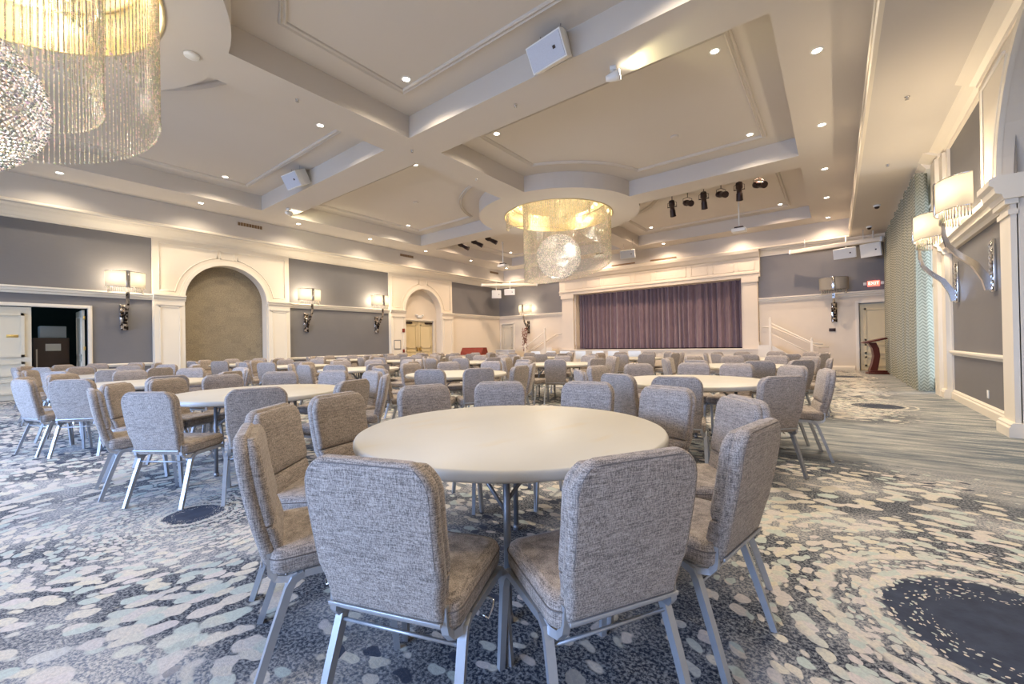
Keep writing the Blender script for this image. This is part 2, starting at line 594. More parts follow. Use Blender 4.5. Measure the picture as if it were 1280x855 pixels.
# ---- ceiling with deep coffers, two round discs and a round recess in each disc
C1 = (-7.40, -0.19)
D1, D2, DR, RR = (-7.55, -0.30), (-7.60, 12.60), 2.74, 1.87
def coffer(x0, x1, y0, y1, c, r, ins=0.0):
    """rectangle minus a disc that bites one corner, as a polygon"""
    x0 += ins; x1 -= ins; y0 += ins; y1 -= ins; r = r+ins
    cx, cy = c
    left = cx < (x0+x1)/2
    top = cy > (y0+y1)/2
    ex = x0 if left else x1
    ey = y1 if top else y0
    ay = cy-math.copysign(math.sqrt(r*r-(ex-cx)**2), 1 if top else -1)
    ax = cx+math.copysign(math.sqrt(r*r-(ey-cy)**2), 1 if left else -1)
    t0 = math.atan2(ay-cy, ex-cx); t1 = math.atan2(ey-cy, ax-cx)
    dlt = (t1-t0+PI) % (2*PI)-PI
    arc = [(cx+r*math.cos(t0+dlt*i/16), cy+r*math.sin(t0+dlt*i/16)) for i in range(17)]
    ox = x1 if left else x0
    oy = y0 if top else y1
    return arc+[(ox, ey), (ox, oy), (ex, oy)]
CXL, CXR = (-14.45, -7.95), (-7.10, -0.63)
ROWS = [(-6.35, -0.75, D1), (0.15, 5.75, D1), (6.65, 12.27, D2), (13.12, 18.85, D2)]
cof = []
for y0, y1, c in ROWS:
    for x0, x1 in (CXL, CXR):
        cof.append((x0, x1, y0, y1, c))
def circ(c, r, n=64): return [(c[0]+r*math.cos(2*PI*i/n), c[1]+r*math.sin(2*PI*i/n)) for i in range(n)]
def mC(a, b_, d): return (a, b_, d)
b = MB(); b.mat(M['ceil'])
polys = [coffer(*q, DR) for q in cof]
rec = [circ(C1, RR), circ(D2, RR)]
b.plate([(TL, TB), (TR, TB), (TR, TF), (TL, TF)], polys+rec, mC, Z2, Z3, sides=False)
for p in polys:
    A_ = [b.v((x_, y_, Z2)) for x_, y_ in p]; B_ = [b.v((x_, y_, Z3)) for x_, y_ in p]
    for i in range(len(p)):
        b.face([A_[i], A_[(i+1) % len(p)], B_[(i+1) % len(p)], B_[i]])
for p in polys:
    b.plate(p, [], mC, Z3, Z3, sides=False)
# outer soffit and fascia of the tray
b.plate([(LX-.5, BY), (RX+.6, BY), (RX+.6, FY+.3), (LX-.5, FY+.3)], [[(TL, TB), (TR, TB), (TR, TF), (TL, TF)]], mC, Z1, Z2)
b.build('ceiling', kind='structure')
# crystals hang inside drum-shaped coves set under the discs
def rect_tube(b, pts, r, closed=True):
    n = len(pts)
    ring = []
    for i in range(n):
        p = Vector((*pts[i], 0)); a = Vector((*pts[i-1], 0)); c = Vector((*pts[(i+1) % n], 0))
        d0 = (p-a).normalized(); d1 = (c-p).normalized()
        nrm = Vector((d0.y+d1.y, -d0.x-d1.x, 0))
        nrm = nrm.normalized()/max(0.4, math.cos(d0.angle(d1)/2))
        ring.append((p, nrm))
    return ring
def mould(b, pts, z, prof):
    """sweep a profile [(out, dz)] round a closed polygon at height z"""
    R_ = rect_tube(b, pts, 0)
    V_ = [[b.v((p.x+n_.x*o_, p.y+n_.y*o_, z+dz)) for o_, dz in prof] for p, n_ in R_]
    n = len(V_)
    for i in range(n):
        A = V_[i]; B = V_[(i+1) % n]
        for j in range(len(prof)):
            k = (j+1) % len(prof)
            b.face([A[j], A[k], B[k], B[j]])
MP = [(-0.055, 0), (-0.05, -0.03), (-0.03, -0.045), (-0.01, -0.02), (0.01, -0.02), (0.03, -0.05), (0.055, -0.03), (0.06, 0)]
for q in cof:
    b = MB(); b.mat(M['ceil'])
    mould(b, coffer(*q, DR, 0.64), Z3+0.001, MP)
    b.build('trim_1', kind='structure')
# stepped moulding low on the tray fascia
b = MB(); b.mat(M['trim'])
def mTL(a, z, d): return (TL+d, a, z)
def mTF(a, z, d): return (a, TF-d, z)
for mp_, a0, a1 in ((mTL, TB, TF), (mTF, TL, TR)):
    b.extr([(0, Z1), (0.02, Z1), (0.03, Z1+0.03), (0.015, Z1+0.06), (0, Z1+0.07)], mp_, a0, a1)
b.build('trim_2', kind='structure')
# crown along right side of the tray has three raised lines
b = MB(); b.mat(M['trim'])
def mTR(a, z, d): return (TR-d, a, z)
for z0, dd in ((Z1, 0.05), (Z1+0.16, 0.035), (Z1+0.30, 0.05)):
    b.extr([(0, z0), (dd, z0), (dd+0.015, z0+0.03), (dd*0.6, z0+0.07), (0, z0+0.09)], mTR, TB, TF)
b.build('trim_3', kind='structure')

# ---- crown cornices
CR = [(0, 4.64), (0.06, 4.64), (0.07, 4.68), (0.11, 4.70), (0.16, 4.76), (0.27, 4.84), (0.40, 4.87), (0.42, 4.90), (0.46, 4.92), (0, 4.92)]
b = MB(); b.mat(M['trim'])
b.extr(CR, mL, BY, FY)
b.build('trim_4', kind='structure')
b = MB(); b.mat(M['trim'])
CF = [(d*0.5, z) for d, z in CR]
b.extr(CF, mF, LX, RX)
b.build('trim_5', kind='structure')
b = MB(); b.mat(M['trim'])
CRR = [(0, 4.80), (0.05, 4.80), (0.06, 4.83), (0.12, 4.85), (0.22, 4.90), (0.25, 4.92), (0, 4.92)]
b.extr(CRR, mR, 8.95, 11.85)
CR2 = [(0, 4.78), (0.12, 4.78), (0.13, 4.82), (0.2, 4.84), (0.31, 4.90), (0.34, 4.92), (0, 4.92)]
b.extr(CR2, mR, BY, 8.95)
b.extr(CR2, mR, 11.85, 12.45)
b.extr([(0, 4.76), (0.22, 4.76), (0.24, 4.80), (0.27, 4.84), (0.31, 4.90), (0.32, 4.92), (0, 4.92)], mR, 12.45, FY)
b.build('trim_6', kind='structure')

# ---- mid rail, chair rail, baseboards
RAIL = [(0, 2.74), (0.05, 2.74), (0.06, 2.79), (0.10, 2.81), (0.105, 2.86), (0.14, 2.88), (0.14, 2.92), (0, 2.93)]
CHR = [(0, 0.76), (0.03, 0.76), (0.04, 0.79), (0.06, 0.81), (0.06, 0.835), (0.03, 0.85), (0, 0.85)]
BAS = [(0, 0), (0.05, 0), (0.05, 0.11), (0.035, 0.13), (0.035, 0.15), (0.015, 0.17), (0, 0.17)]
def sh(prof, dd=0, dz=0): return [(d+dd if d > 0 else 0, z+dz) for d, z in prof]
b = MB(); b.mat(M['trim'])
for a0, a1, dd in ((BY, 3.42, 0), (3.42, 4.22, 0.10), (6.65, 7.45, 0.10), (7.45, 11.95, 0), (11.95, 12.84, 0.10), (15.16, 16.0, 0.10), (16.0, FY, 0)):
    b.extr(sh(RAIL, dd), mL, a0, a1)
b.build('trim_7', kind='structure')
b = MB(); b.mat(M['trim'])
for a0, a1 in ((2.15, 3.42), (7.45, 11.95), (BY, -0.2)):
    b.extr(CHR, mL, a0, a1)
b.build('trim_8', kind='structure')
b = MB(); b.mat(M['trim'])
b.extr(RAIL, mF, LX, -11.9); b.extr(RAIL, mF, -2.5, RX)
b.build('trim_9', kind='structure')
b = MB(); b.mat(M['trim'])
RR_ = [(0, 2.80), (0.06, 2.80), (0.08, 2.86), (0.13, 2.88), (0.14, 2.95), (0.18, 2.98), (0.18, 3.05), (0.12, 3.08), (0, 3.08)]
b.extr(RR_, mR, 7.95, 11.6)
b.extr(sh(RR_, 0.15), mR, 7.42, 7.95)
b.extr(sh(RR_, 0.06), mR, 11.6, 11.75)
b.build('trim_10', kind='structure')
b = MB(); b.mat(M['trim'])
CH2 = [(0, 0.84), (0.03, 0.84), (0.045, 0.87), (0.07, 0.89), (0.07, 0.915), (0.03, 0.93), (0, 0.93)]
b.extr(CH2, mR, 7.9, 11.6); b.extr(CH2, mR, BY, 4.9)
b.build('trim_11', kind='structure')
b = MB(); b.mat(M['trim']); b.extr(BAS, mR, 7.9, 11.6)
b.extr(sh(BAS, 0.16), mR, 7.45, 7.95); b.extr(sh(BAS, 0.10), mR, 11.6, 12.42)
b.build('baseboard_right', kind='structure')
b = MB(); b.mat(M['trim'])
for a0, a1, dd in ((BY, -0.35, 0), (2.15, 3.42, 0), (3.42, 4.2, 0.1), (4.2, 6.65, 0), (6.65, 7.45, 0.1), (7.45, 11.95, 0), (11.95, 12.84, 0.1), (15.16, 16.0, 0.1), (16.0, FY, 0)):
    b.extr(sh(BAS, dd), mL, a0, a1)
b.build('baseboard_left', kind='structure')
b = MB(); b.mat(M['trim'])
for a0, a1 in ((-15.2, -11.9), (-2.5, 0.55)):
    b.extr(BAS, mF, a0, a1)
b.build('baseboard_far', kind='structure')

# ---- left wall
def arch_hole(c, r, spring, z0=0.0, n=28):
    return [(c-r, z0), (c+r, z0)]+[(c+r*math.cos(PI*i/n), spring+r*math.sin(PI*i/n)) for i in range(n+1)]
def rect(a0, a1, z0, z1): return [(a0, z0), (a1, z0), (a1, z1), (a0, z1)]
b = MB()
b.mat(M['grey'])
# door bay wall with the doorway cut out
b.plate(rect(BY, 3.42, 0, Z1), [rect(-0.15, 2.03, 0.0005, 2.40)], mL, 0, -0.18)
b.plate(rect(7.45, 11.95, 0, Z1), [], mL, 0, 0, sides=False)
b.plate(rect(16.0, FY, 2.8, Z1), [], mL, 0, 0, sides=False)
b.mat(M['cream'])
b.plate(rect(16.0, FY, 0, 2.8), [], mL, 0, 0, sides=False)
b.plate(rect(3.42, 7.45, 0, Z1), [arch_hole(5.43, 1.21, 2.83, 0.0005)], mL, 0.06, -0.32)
b.plate(rect(11.95, 16.0, 0, Z1), [arch_hole(14.0, 1.15, 2.90, 0.0005)], mL, 0.06, -0.30)
for a in (3.42, 7.45, 11.95, 16.0):
    b.quad(mL(a, 0, 0), mL(a, 0, 0.06), mL(a, Z1, 0.06), mL(a, Z1, 0))
b.mat(M['archcloth']); b.plate(rect(4.1, 6.75, 0, 4.2), [], mL, -0.31, 0, sides=False)
b.mat(M['plaster']); b.plate(rect(12.7, 15.3, 0, 4.3), [rect(13.02, 14.92, 0.0005, 2.47)], mL, -0.29, -0.40)
b.build('wall_left', kind='structure')
def frame(b, mp, a0, a1, z0, z1, d, wd=0.035, t_=0.02):
    for (p, q, r_, s_) in ((a0, a1, z0, z0+wd), (a0, a1, z1-wd, z1), (a0, a0+wd, z0, z1), (a1-wd, a1, z0, z1)):
        b.extr([(d-0.004, r_), (d+t_, r_), (d+t_, s_), (d-0.004, s_)], mp, p, q)
def arch_mold(b, mp, c, r, spring, w_, d0, d1, n=28, legs=0.0):
    pts_i = [(c+r*math.cos(PI*i/n), spring+r*math.sin(PI*i/n)) for i in range(n+1)]
    pts_o = [(c+(r+w_)*math.cos(PI*i/n), spring+(r+w_)*math.sin(PI*i/n)) for i in range(n+1)]
    A = [b.v(mp(x_, z_, d1)) for x_, z_ in pts_i]; B = [b.v(mp(x_, z_, d1)) for x_, z_ in pts_o]
    C_ = [b.v(mp(x_, z_, d0)) for x_, z_ in pts_i]; D_ = [b.v(mp(x_, z_, d0)) for x_, z_ in pts_o]
    for i in range(n):
        b.face([A[i], A[i+1], B[i+1], B[i]]); b.face([A[i], A[i+1], C_[i+1], C_[i]]); b.face([B[i], B[i+1], D_[i+1], D_[i]])
# pilasters and arch trims on the left wall (bays 1 and 2)
for (p0, p1, p2, p3, c, r, sp) in ((3.42, 4.22, 6.65, 7.45, 5.43, 1.21, 2.83), (11.95, 12.84, 15.16, 16.0, 14.0, 1.15, 2.90)):
    b = MB(); b.mat(M['trim'])
    for q0, q1 in ((p0, p1), (p2, p3)):
        b.box((LX+0.055, q0+0.02, 0.0), (LX+0.15, q1-0.02, 2.74))
        frame(b, mL, q0+0.14, q1-0.14, 0.28, 2.56, 0.15, 0.03, 0.018)
        b.box((LX+0.14, q0+0.06, 2.60), (LX+0.18, q1-0.06, 2.66))
    arch_mold(b, mL, c, r, sp, 0.09, 0.055, 0.12)
    arch_mold(b, mL, c, r+0.09, sp, 0.05, 0.055, 0.09)
    b.build('trim_12', kind='structure')
    b = MB(); b.mat(M['trim'])
    # raised spandrel frames with the arch following side
    for sgn in (-1, 1):
        a_out = p0+0.16 if sgn < 0 else p3-0.16
        pts = [(a_out, 3.06), (a_out, 4.52), (c+sgn*0.30, 4.52), (c+sgn*0.30, sp+r+0.20)]
        for i in range(9):
            th = math.acos(0.30/(r+0.26))*(1-i/8.0) + math.radians(8)*(i/8.0)
            pts.append((c+sgn*(r+0.26)*math.cos(th), sp+(r+0.26)*math.sin(th)))
        pts.append((c+sgn*(r+0.28), 3.06))
        b.tube([mL(x_, z_, 0.065) for x_, z_ in pts+[pts[0]]], 0.018, 6)
    frame(b, mL, c-0.22, c+0.22, sp+r+0.20, 4.52, 0.06, 0.03, 0.018)
    b.build('trim_13', kind='structure')
# edge strips where grey bays meet the cream bays
b = MB(); b.mat(M['trim'])
b.extr([(0, 0.17), (0.02, 0.17), (0.02, 0.76), (0, 0.76)], mL, 2.15, 2.16)
b.build('trim_14', kind='structure')

# ---- far wall
b = MB()
b.mat(M['grey'])
b.plate(rect(LX, -11.9, 2.8, Z1), [], mF, 0, 0, sides=False)
b.plate(rect(-2.5, RX, 2.8, Z1), [], mF, 0, 0, sides=False)
b.mat(M['plaster'])
b.plate(rect(LX, -11.9, 0, 2.8), [rect(-16.3, -15.38, 0.0005, 2.42)], mF, 0, -0.12)
b.plate(rect(-2.5, RX, 0, 2.8), [rect(0.69, 1.62, 0.0005, 2.48)], mF, 0, -0.2)
b.mat(M['plaster'])
b.plate(rect(-11.9, -2.5, 0, Z1), [rect(-11.05, -3.13, 0.85, 3.80)], mF, 0.12, -0.9)
b.mat(M['backing'])  # dark red sheet across the back of the stage opening
b.quad((-11.6, FY+0.9, 0.85), (-2.6, FY+0.9, 0.85), (-2.6, FY+0.9, 4.1), (-11.6, FY+0.9, 4.1))
b.mat(M['cherry'])
b.quad((-11.05, FY-0.12, 0.851), (-3.13, FY-0.12, 0.851), (-3.13, FY+0.9, 0.851), (-11.05, FY+0.9, 0.851))
b.build('wall_far', kind='structure')
b = MB(); b.mat(M['plaster'])
# proscenium: pilasters, entablature, frieze panels and stage front
for q0, q1 in ((-11.82, -11.12), (-3.05, -2.52)):
    b.box((q0, FY-0.26, 0.0), (q1, FY-0.11, 3.78))
    b.box((q0-0.03, FY-0.29, 0.85), (q1+0.03, FY-0.11, 1.12))
    b.box((q0-0.04, FY-0.31, 3.60), (q1+0.04, FY-0.11, 3.80))
    b.box((q0+0.0, FY-0.275, 3.50), (q1-0.0, FY-0.11, 3.53))
ENT = [(0.11, 3.80), (0.30, 3.80), (0.30, 3.92), (0.34, 3.95), (0.34, 4.02), (0.27, 4.04), (0.27, 4.60), (0.34, 4.64), (0.40, 4.74), (0.46, 4.80), (0.50, 4.92), (0.11, 4.92)]
b.extr(ENT, mF, -11.95, -2.42)
xs = [(-11.6, -10.5), (-10.3, -9.5), (-9.3, -7.9), (-7.7, -6.9), (-6.7, -5.3), (-5.1, -4.4), (-4.2, -3.35), (-3.2, -2.6)]
for q0, q1 in xs:
    frame(b, mF, q0, q1, 4.10, 4.54, 0.27, 0.03, 0.016)
b.build('trim_15', kind='structure')
b = MB(); b.mat(M['cream'])
b.box((-11.95, FY-0.42, 0.80), (-2.42, FY-0.10, 0.86))
b.box((-11.9, FY-0.36, 0.0), (-2.46, FY-0.11, 0.80))
for q0 in range(7):
    frame(b, mF, -11.7+q0*1.3, -10.55+q0*1.3, 0.14, 0.70, 0.36, 0.03, 0.015)
b.build('trim_16', kind='structure')

# ---- right wall: near arch bay, grey bay, slim pilaster, window
b = MB()
b.mat(M['cream'])
b.plate([(BY, 0), (7.9, 0), (7.9, 3.0), (8.95, 3.0), (8.95, Z1), (BY, Z1)], [[(4.3, 0.0005), (7.5, 0.0005), (7.5, 3.0), (8.02, 3.0)]+[(6.25+1.77*math.cos(PI*i_/28), 3.05+1.77*math.sin(PI*i_/28)) for i_ in range(29)]+[(4.48, 3.0), (4.3, 3.0)]], mR, 0.10, -0.3)
b.quad(mR(7.9, 0, 0), mR(7.9, 0, 0.10), mR(7.9, 3.0, 0.10), mR(7.9, 3.0, 0))
b.quad(mR(8.95, 3.0, 0), mR(8.95, 3.0, 0.10), mR(8.95, Z1, 0.10), mR(8.95, Z1, 0))
b.mat(M['grey'])
b.plate(rect(7.9, 11.6, 0, Z1), [], mR, 0, 0, sides=False)
b.plate(rect(4.2, 8.2, 0, Z1), [], mR, -0.29, 0, sides=False)
b.mat(M['cream'])
b.plate(rect(11.6, 12.45, 0, Z1), [], mR, 0.03, 0, sides=False)
b.quad(mR(11.6, 0, 0), mR(11.6, 0, 0.03), mR(11.6, Z1, 0.03), mR(11.6, Z1, 0))
b.plate(rect(12.45, FY, 0, Z1), [rect(12.5, 19.6, 0.15, 4.3)], mR, 0.0, -0.25)
b.build('wall_right', kind='structure')
b = MB(); b.mat(M['trim'])
b.box((RX-0.15, 7.50, 0.0), (RX-0.09, 7.90, 2.80))
b.box((RX-0.17, 7.48, 2.62), (RX-0.09, 7.92, 2.68))
b.box((RX-0.20, 7.46, 2.74), (RX-0.09, 7.94, 2.81))
b.box((RX-0.10, 11.62, 0.0), (RX-0.02, 11.95, 4.78))
b.box((RX-0.16, 11.95, 0.0), (RX+0.0, 12.42, 4.78))
arch_mold(b, mR, 6.25, 1.77, 3.05, 0.10, 0.095, 0.15)
b.tube([mR(6.25+2.05*math.cos(math.radians(t_)), 3.05+2.05*math.sin(math.radians(t_)), 0.11) for t_ in range(48, 3, -5)]+[mR(8.32, 3.2, 0.11), mR(8.78, 3.2, 0.11), mR(8.78, 4.66, 0.11), mR(7.75, 4.66, 0.11)], 0.022, 6)
b.box((RX-0.005, 11.50, 3.08), (RX-0.05, 11.60, 4.80))
b.build('trim_17', kind='structure')
# tall window behind the curtains
b = MB(); b.mat(M['trim'])
for yy in (12.5, 14.3, 16.1, 17.9, 19.55):
    b.box((RX+0.06, yy-0.03, 0.15), (RX+0.14, yy+0.05, 4.3))
for zz in (0.15, 1.0, 2.4, 4.25):
    b.box((RX+0.06, 12.5, zz), (RX+0.14, 19.6, zz+0.06))
b.build('window_1', kind='structure')
def glass_mat():
    m, t, bb = nt('window_glass')
    g = G(t)
    out = t.nodes['Material Output']
    tr = g.n('ShaderNodeBsdfTransparent'); tr.inputs[0].default_value = (0.92, 0.96, 0.97, 1)
    gl = g.n('ShaderNodeBsdfGlossy'); gl.inputs['Roughness'].default_value = 0.03
    mx = g.n('ShaderNodeMixShader'); mx.inputs[0].default_value = 0.06
    g.link(tr.outputs[0], mx.inputs[1]); g.link(gl.outputs[0], mx.inputs[2]); g.link(mx.outputs[0], out.inputs[0])
    return m
M['glass'] = glass_mat()
b = MB(); b.mat(M['glass'])
b.quad((RX+0.10, 12.5, 0.15), (RX+0.10, 19.6, 0.15), (RX+0.10, 19.6, 4.3), (RX+0.10, 12.5, 4.3))
b.build('window_1', kind='structure')

# ---- rear wall behind the camera with three windows
b = MB(); b.mat(M['cream'])
def mB(a, z, d): return (a, BY+d, z)
b.plate(rect(LX, RX, 0, Z1), [rect(-14.5, -10.7, 0.4, 3.8), rect(-9.3, -5.5, 0.4, 3.8), rect(-4.1, -0.3, 0.4, 3.8)], mB, 0, -0.2)
b.build('wall_near', kind='structure')
for i, q in enumerate((-14.5, -9.3, -4.1)):
    b = MB(); b.mat(M['trim'])
    for xx in (q, q+1.25, q+2.5, q+3.74):
        b.box((xx, BY-0.12, 0.4), (xx+0.06, BY-0.05, 3.8))
    for zz in (0.4, 1.5, 3.74):
        b.box((q, BY-0.12, zz), (q+3.8, BY-0.05, zz+0.06))
    b.build('window_%d' % (i+2), kind='structure')

# ------------------------------------------------------------------ doors
def panel_door(mp, a0, a1, z1, d, mat, name='door_1', handle=None, parent=None, panels=((1.15, None), (0.2, 1.0))):
    b = MB(); b.mat(mat)
    b.plate(rect(a0, a1, 0.01, z1), [], mp, d, d-0.045, back=True, outer_sides=True)
    w_ = a1-a0
    for z0_, z1_ in ((1.10, z1-0.16), (0.62, 0.98), (0.16, 0.52)):
        frame(b, mp, a0+0.12, a1-0.12, z0_, z1_, d, 0.06, 0.04)
        b.plate(rect(a0+0.18, a1-0.18, z0_+0.06, z1_-0.06), [], mp, d+0.010, d, outer_sides=True)
    o = b.build(name, kind='structure')
    return o
def casing(mp, a0, a1, z1, name, wd=0.10, d=0.03, mat='trim', base=0.0):
    b = MB(); b.mat(M[mat])
    pr = [(base, 0), (base+d, 0), (base+d, wd), (base+d*0.4, wd)]
    for q0, q1 in ((a0-wd, a0), (a1, a1+wd)):
        b.plate(rect(q0, q1, 0, z1+wd), [], mp, base+d, base-0.002, outer_sides=True)
        b.plate(rect(q0+0.02, q1-0.02, 0, z1+wd-0.02), [], mp, base+d+0.012, base, outer_sides=True)
    b.plate(rect(a0-wd, a1+wd, z1, z1+wd), [], mp, base+d+0.001, base-0.002, outer_sides=True)
    b.plate(rect(a0-wd+.02, a1+wd-.02, z1+0.02, z1+wd-0.02), [], mp, base+d+0.013, base, outer_sides=True)
    b.build(name, kind='structure')
# left wall double door, near leaf closed, far leaf folded back into the dark room
o = panel_door(mL, -0.13, 1.0, 2.38, -0.05, M['doorp'], 'door_1')
hb = MB(); hb.mat(M['brass'])
hb.box((LX-0.06, 0.58, 1.60), (LX-0.035, 0.78, 1.67), 0.005)
tag(hb.build('door_sign'), 'small brass name plate on the closed leaf of the left wall door', 'sign')
casing(mL, -0.15, 2.03, 2.40, 'trim_18', 0.09)
# folded leaf
b = MB(); b.mat(M['doorp'])
b.box((LX-1.15, 1.93, 0.01), (LX-0.10, 1.98, 2.36))
b.mat(M['trim'])
for z0_, z1_ in ((1.10, 2.2), (0.62, 0.98), (0.16, 0.52)):
    for (x0_, x1_, y0_, y1_) in ((LX-1.03, LX-0.22, z0_, z0_+.035), (LX-1.03, LX-0.22, z1_-.035, z1_), (LX-1.03, LX-0.995, z0_, z1_), (LX-0.255, LX-0.22, z0_, z1_)):
        b.box((x0_, 1.915, y0_), (x1_, 1.932, y1_))
b.build('door_2', kind='structure')
b = MB(); b.mat(M['brass'])
for zz in (0.35, 1.25, 2.1):
    b.box((LX-0.12, 1.95, zz), (LX-0.06, 1.99, zz+0.10), 0.004)
b.build('door_2', kind='structure')
# store room behind
for q_, ps_ in (('back', ((-3.6, -1.5, 0), (-3.6, 3.0, 0), (-3.6, 3.0, 2.8), (-3.6, -1.5, 2.8))), ('left', ((-0.18, -1.5, 0), (-3.6, -1.5, 0), (-3.6, -1.5, 2.8), (-0.18, -1.5, 2.8))),
              ('right', ((-0.18, 3.0, 0), (-3.6, 3.0, 0), (-3.6, 3.0, 2.8), (-0.18, 3.0, 2.8)))):
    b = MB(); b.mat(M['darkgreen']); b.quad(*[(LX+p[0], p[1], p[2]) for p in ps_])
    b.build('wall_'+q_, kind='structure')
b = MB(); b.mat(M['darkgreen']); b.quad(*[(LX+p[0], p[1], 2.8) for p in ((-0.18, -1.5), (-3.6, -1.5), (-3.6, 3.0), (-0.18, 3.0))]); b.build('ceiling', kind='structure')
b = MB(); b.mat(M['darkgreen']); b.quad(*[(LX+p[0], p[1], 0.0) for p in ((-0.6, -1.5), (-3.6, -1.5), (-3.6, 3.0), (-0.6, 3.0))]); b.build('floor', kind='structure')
light('storeroom_fill', 'POINT', (LX-1.2, 0.3, 2.5), 9, (0.6, 0.8, 1.0), shadow_soft_size=0.1)  # added dim bluish fill to bring out the stored objects
t_ = thing('storage_cabinet', 'brown cabinet with a white paper label in the dark storeroom', 'cabinet', (LX-1.6, 1.45, 0))
b = MB(); b.box((-0.35, -0.35, 0.02), (0.35, 0.35, 1.62), 0.01); b.build('body', M['cardboard'], t_)
b = MB(); b.box((0.35, -0.12, 1.25), (0.36, 0.18, 1.45)); b.build('paper_label', M['white'], t_)
b = MB(); b.box((0.35, -0.30, 0.1), (0.365, -0.27, 1.3)); b.build('side_strip', M['trim'], t_)
b = MB(); b.box((-0.28, -0.22, 0.0), (0.28, 0.3, 0.34), 0.01)
tag(b.build('box', M['paper'], None, (LX-1.6, 1.45, 1.62)), 'pale blue box on top of the brown storeroom cabinet', 'box')
t_ = thing('plastic_crate', 'blue plastic crate on the storeroom floor', 'crate', (LX-0.9, 1.12, 0))
b = MB()
for k in range(5):
    z_ = 0.05+k*0.11
    b.box((-0.22, -0.2, z_), (-0.2, 0.2, z_+0.06)); b.box((0.2, -0.2, z_), (0.22, 0.2, z_+0.06))
    b.box((-0.22, -0.22, z_), (0.22, -0.2, z_+0.06)); b.box((-0.22, 0.2, z_), (0.22, 0.22, z_+0.06))
for sx in (-1, 1):
    for sy in (-1, 1):
        b.box((sx*0.21-0.02, sy*0.21-0.02, 0), (sx*0.21+0.02, sy*0.21+0.02, 0.62))
b.box((-0.22, -0.22, 0), (0.22, 0.22, 0.02))
b.build('crate_body', M['bluep'], t_)
b = MB(); b.box((-0.28, -0.2, 0), (0.28, 0.2, 0.52), 0.02)
tag(b.build('storage_bin', M['paper'], None, (LX-1.0, 1.62, 0)), 'light blue storage bin beside the blue crate in the storeroom', 'bin')
# arched bay double door
def mLd(a, z, d): return (LX-0.29+d, a, z)
for n_, (q0, q1) in enumerate(((13.05, 13.965), (13.985, 14.90))):
    o = panel_door(mLd, q0, q1, 2.45, -0.06, M['doory'], 'door_%d' % (n_+3))
casing(mLd, 13.02, 14.92, 2.47, 'trim_19', 0.10)
for yy in (13.9, 14.05):
    b = MB(); b.mat(M['brass']); b.box((LX-0.35, yy-0.03, 0.95), (LX-0.27, yy+0.03, 1.12), 0.006)
    b.build('door_3', kind='structure')
b = MB(); b.mat(M['black']); b.box((LX-0.35, 13.1, 2.32), (LX-0.27, 13.55, 2.40)); b.box((LX-0.35, 14.4, 2.32), (LX-0.27, 14.86, 2.40)); b.build('door_4', kind='structure')
t_ = thing('emergency_light', 'twin-headed white emergency light above the arched bay door', 'emergency light', (LX-0.29, 14.0, 2.70))
b = MB(); b.box((0, -0.14, -0.06), (0.08, 0.14, 0.05), 0.01); b.build('housing', M['white'], t_)
for s_ in (-1, 1):
    b = MB(); b.lathe([(0.0, 0.0), (0.035, 0.0), (0.06, 0.07), (0.0, 0.075)], (0.05, s_*0.2, 0.02), 12); b.build('lamp_head', M['white'], t_)
# far wall doors
o = panel_door(mF, 0.72, 1.60, 2.45, -0.09, M['doory'], 'door_5')
casing(mF, 0.69, 1.62, 2.48, 'trim_20', 0.10)
o = panel_door(mF, -16.28, -15.40, 2.40, -0.04, M['doorp'], 'door_6')
casing(mF, -16.30, -15.38, 2.42, 'trim_21', 0.08)
b = MB(); b.mat(M['black']); b.box((1.50, FY+0.03, 1.25), (1.56, FY+0.09, 1.31), 0.01); b.build('door_5', kind='structure')

# unseen panels added behind the doors to keep sky light out of the gaps
b = MB(); b.mat(M['plaster'])
b.quad((0.4, FY+0.25, 0), (1.9, FY+0.25, 0), (1.9, FY+0.25, 2.8), (0.4, FY+0.25, 2.8))
b.quad((-16.6, FY+0.25, 0), (-15.1, FY+0.25, 0), (-15.1, FY+0.25, 2.8), (-16.6, FY+0.25, 2.8))
b.quad((LX-0.5, 12.6, 0), (LX-0.5, 15.3, 0), (LX-0.5, 15.3, 2.8), (LX-0.5, 12.6, 2.8))
for xx in (0.4, 1.9, -16.6, -15.1):
    b.quad((xx, FY, 0), (xx, FY+0.25, 0), (xx, FY+0.25, 2.8), (xx, FY, 2.8))
for xx in (0.4, -16.6):
    b.quad((xx, FY, 2.8), (xx+1.5, FY, 2.8), (xx+1.5, FY+0.25, 2.8), (xx, FY+0.25, 2.8))
b.build('wall_light_blocker', kind='structure')
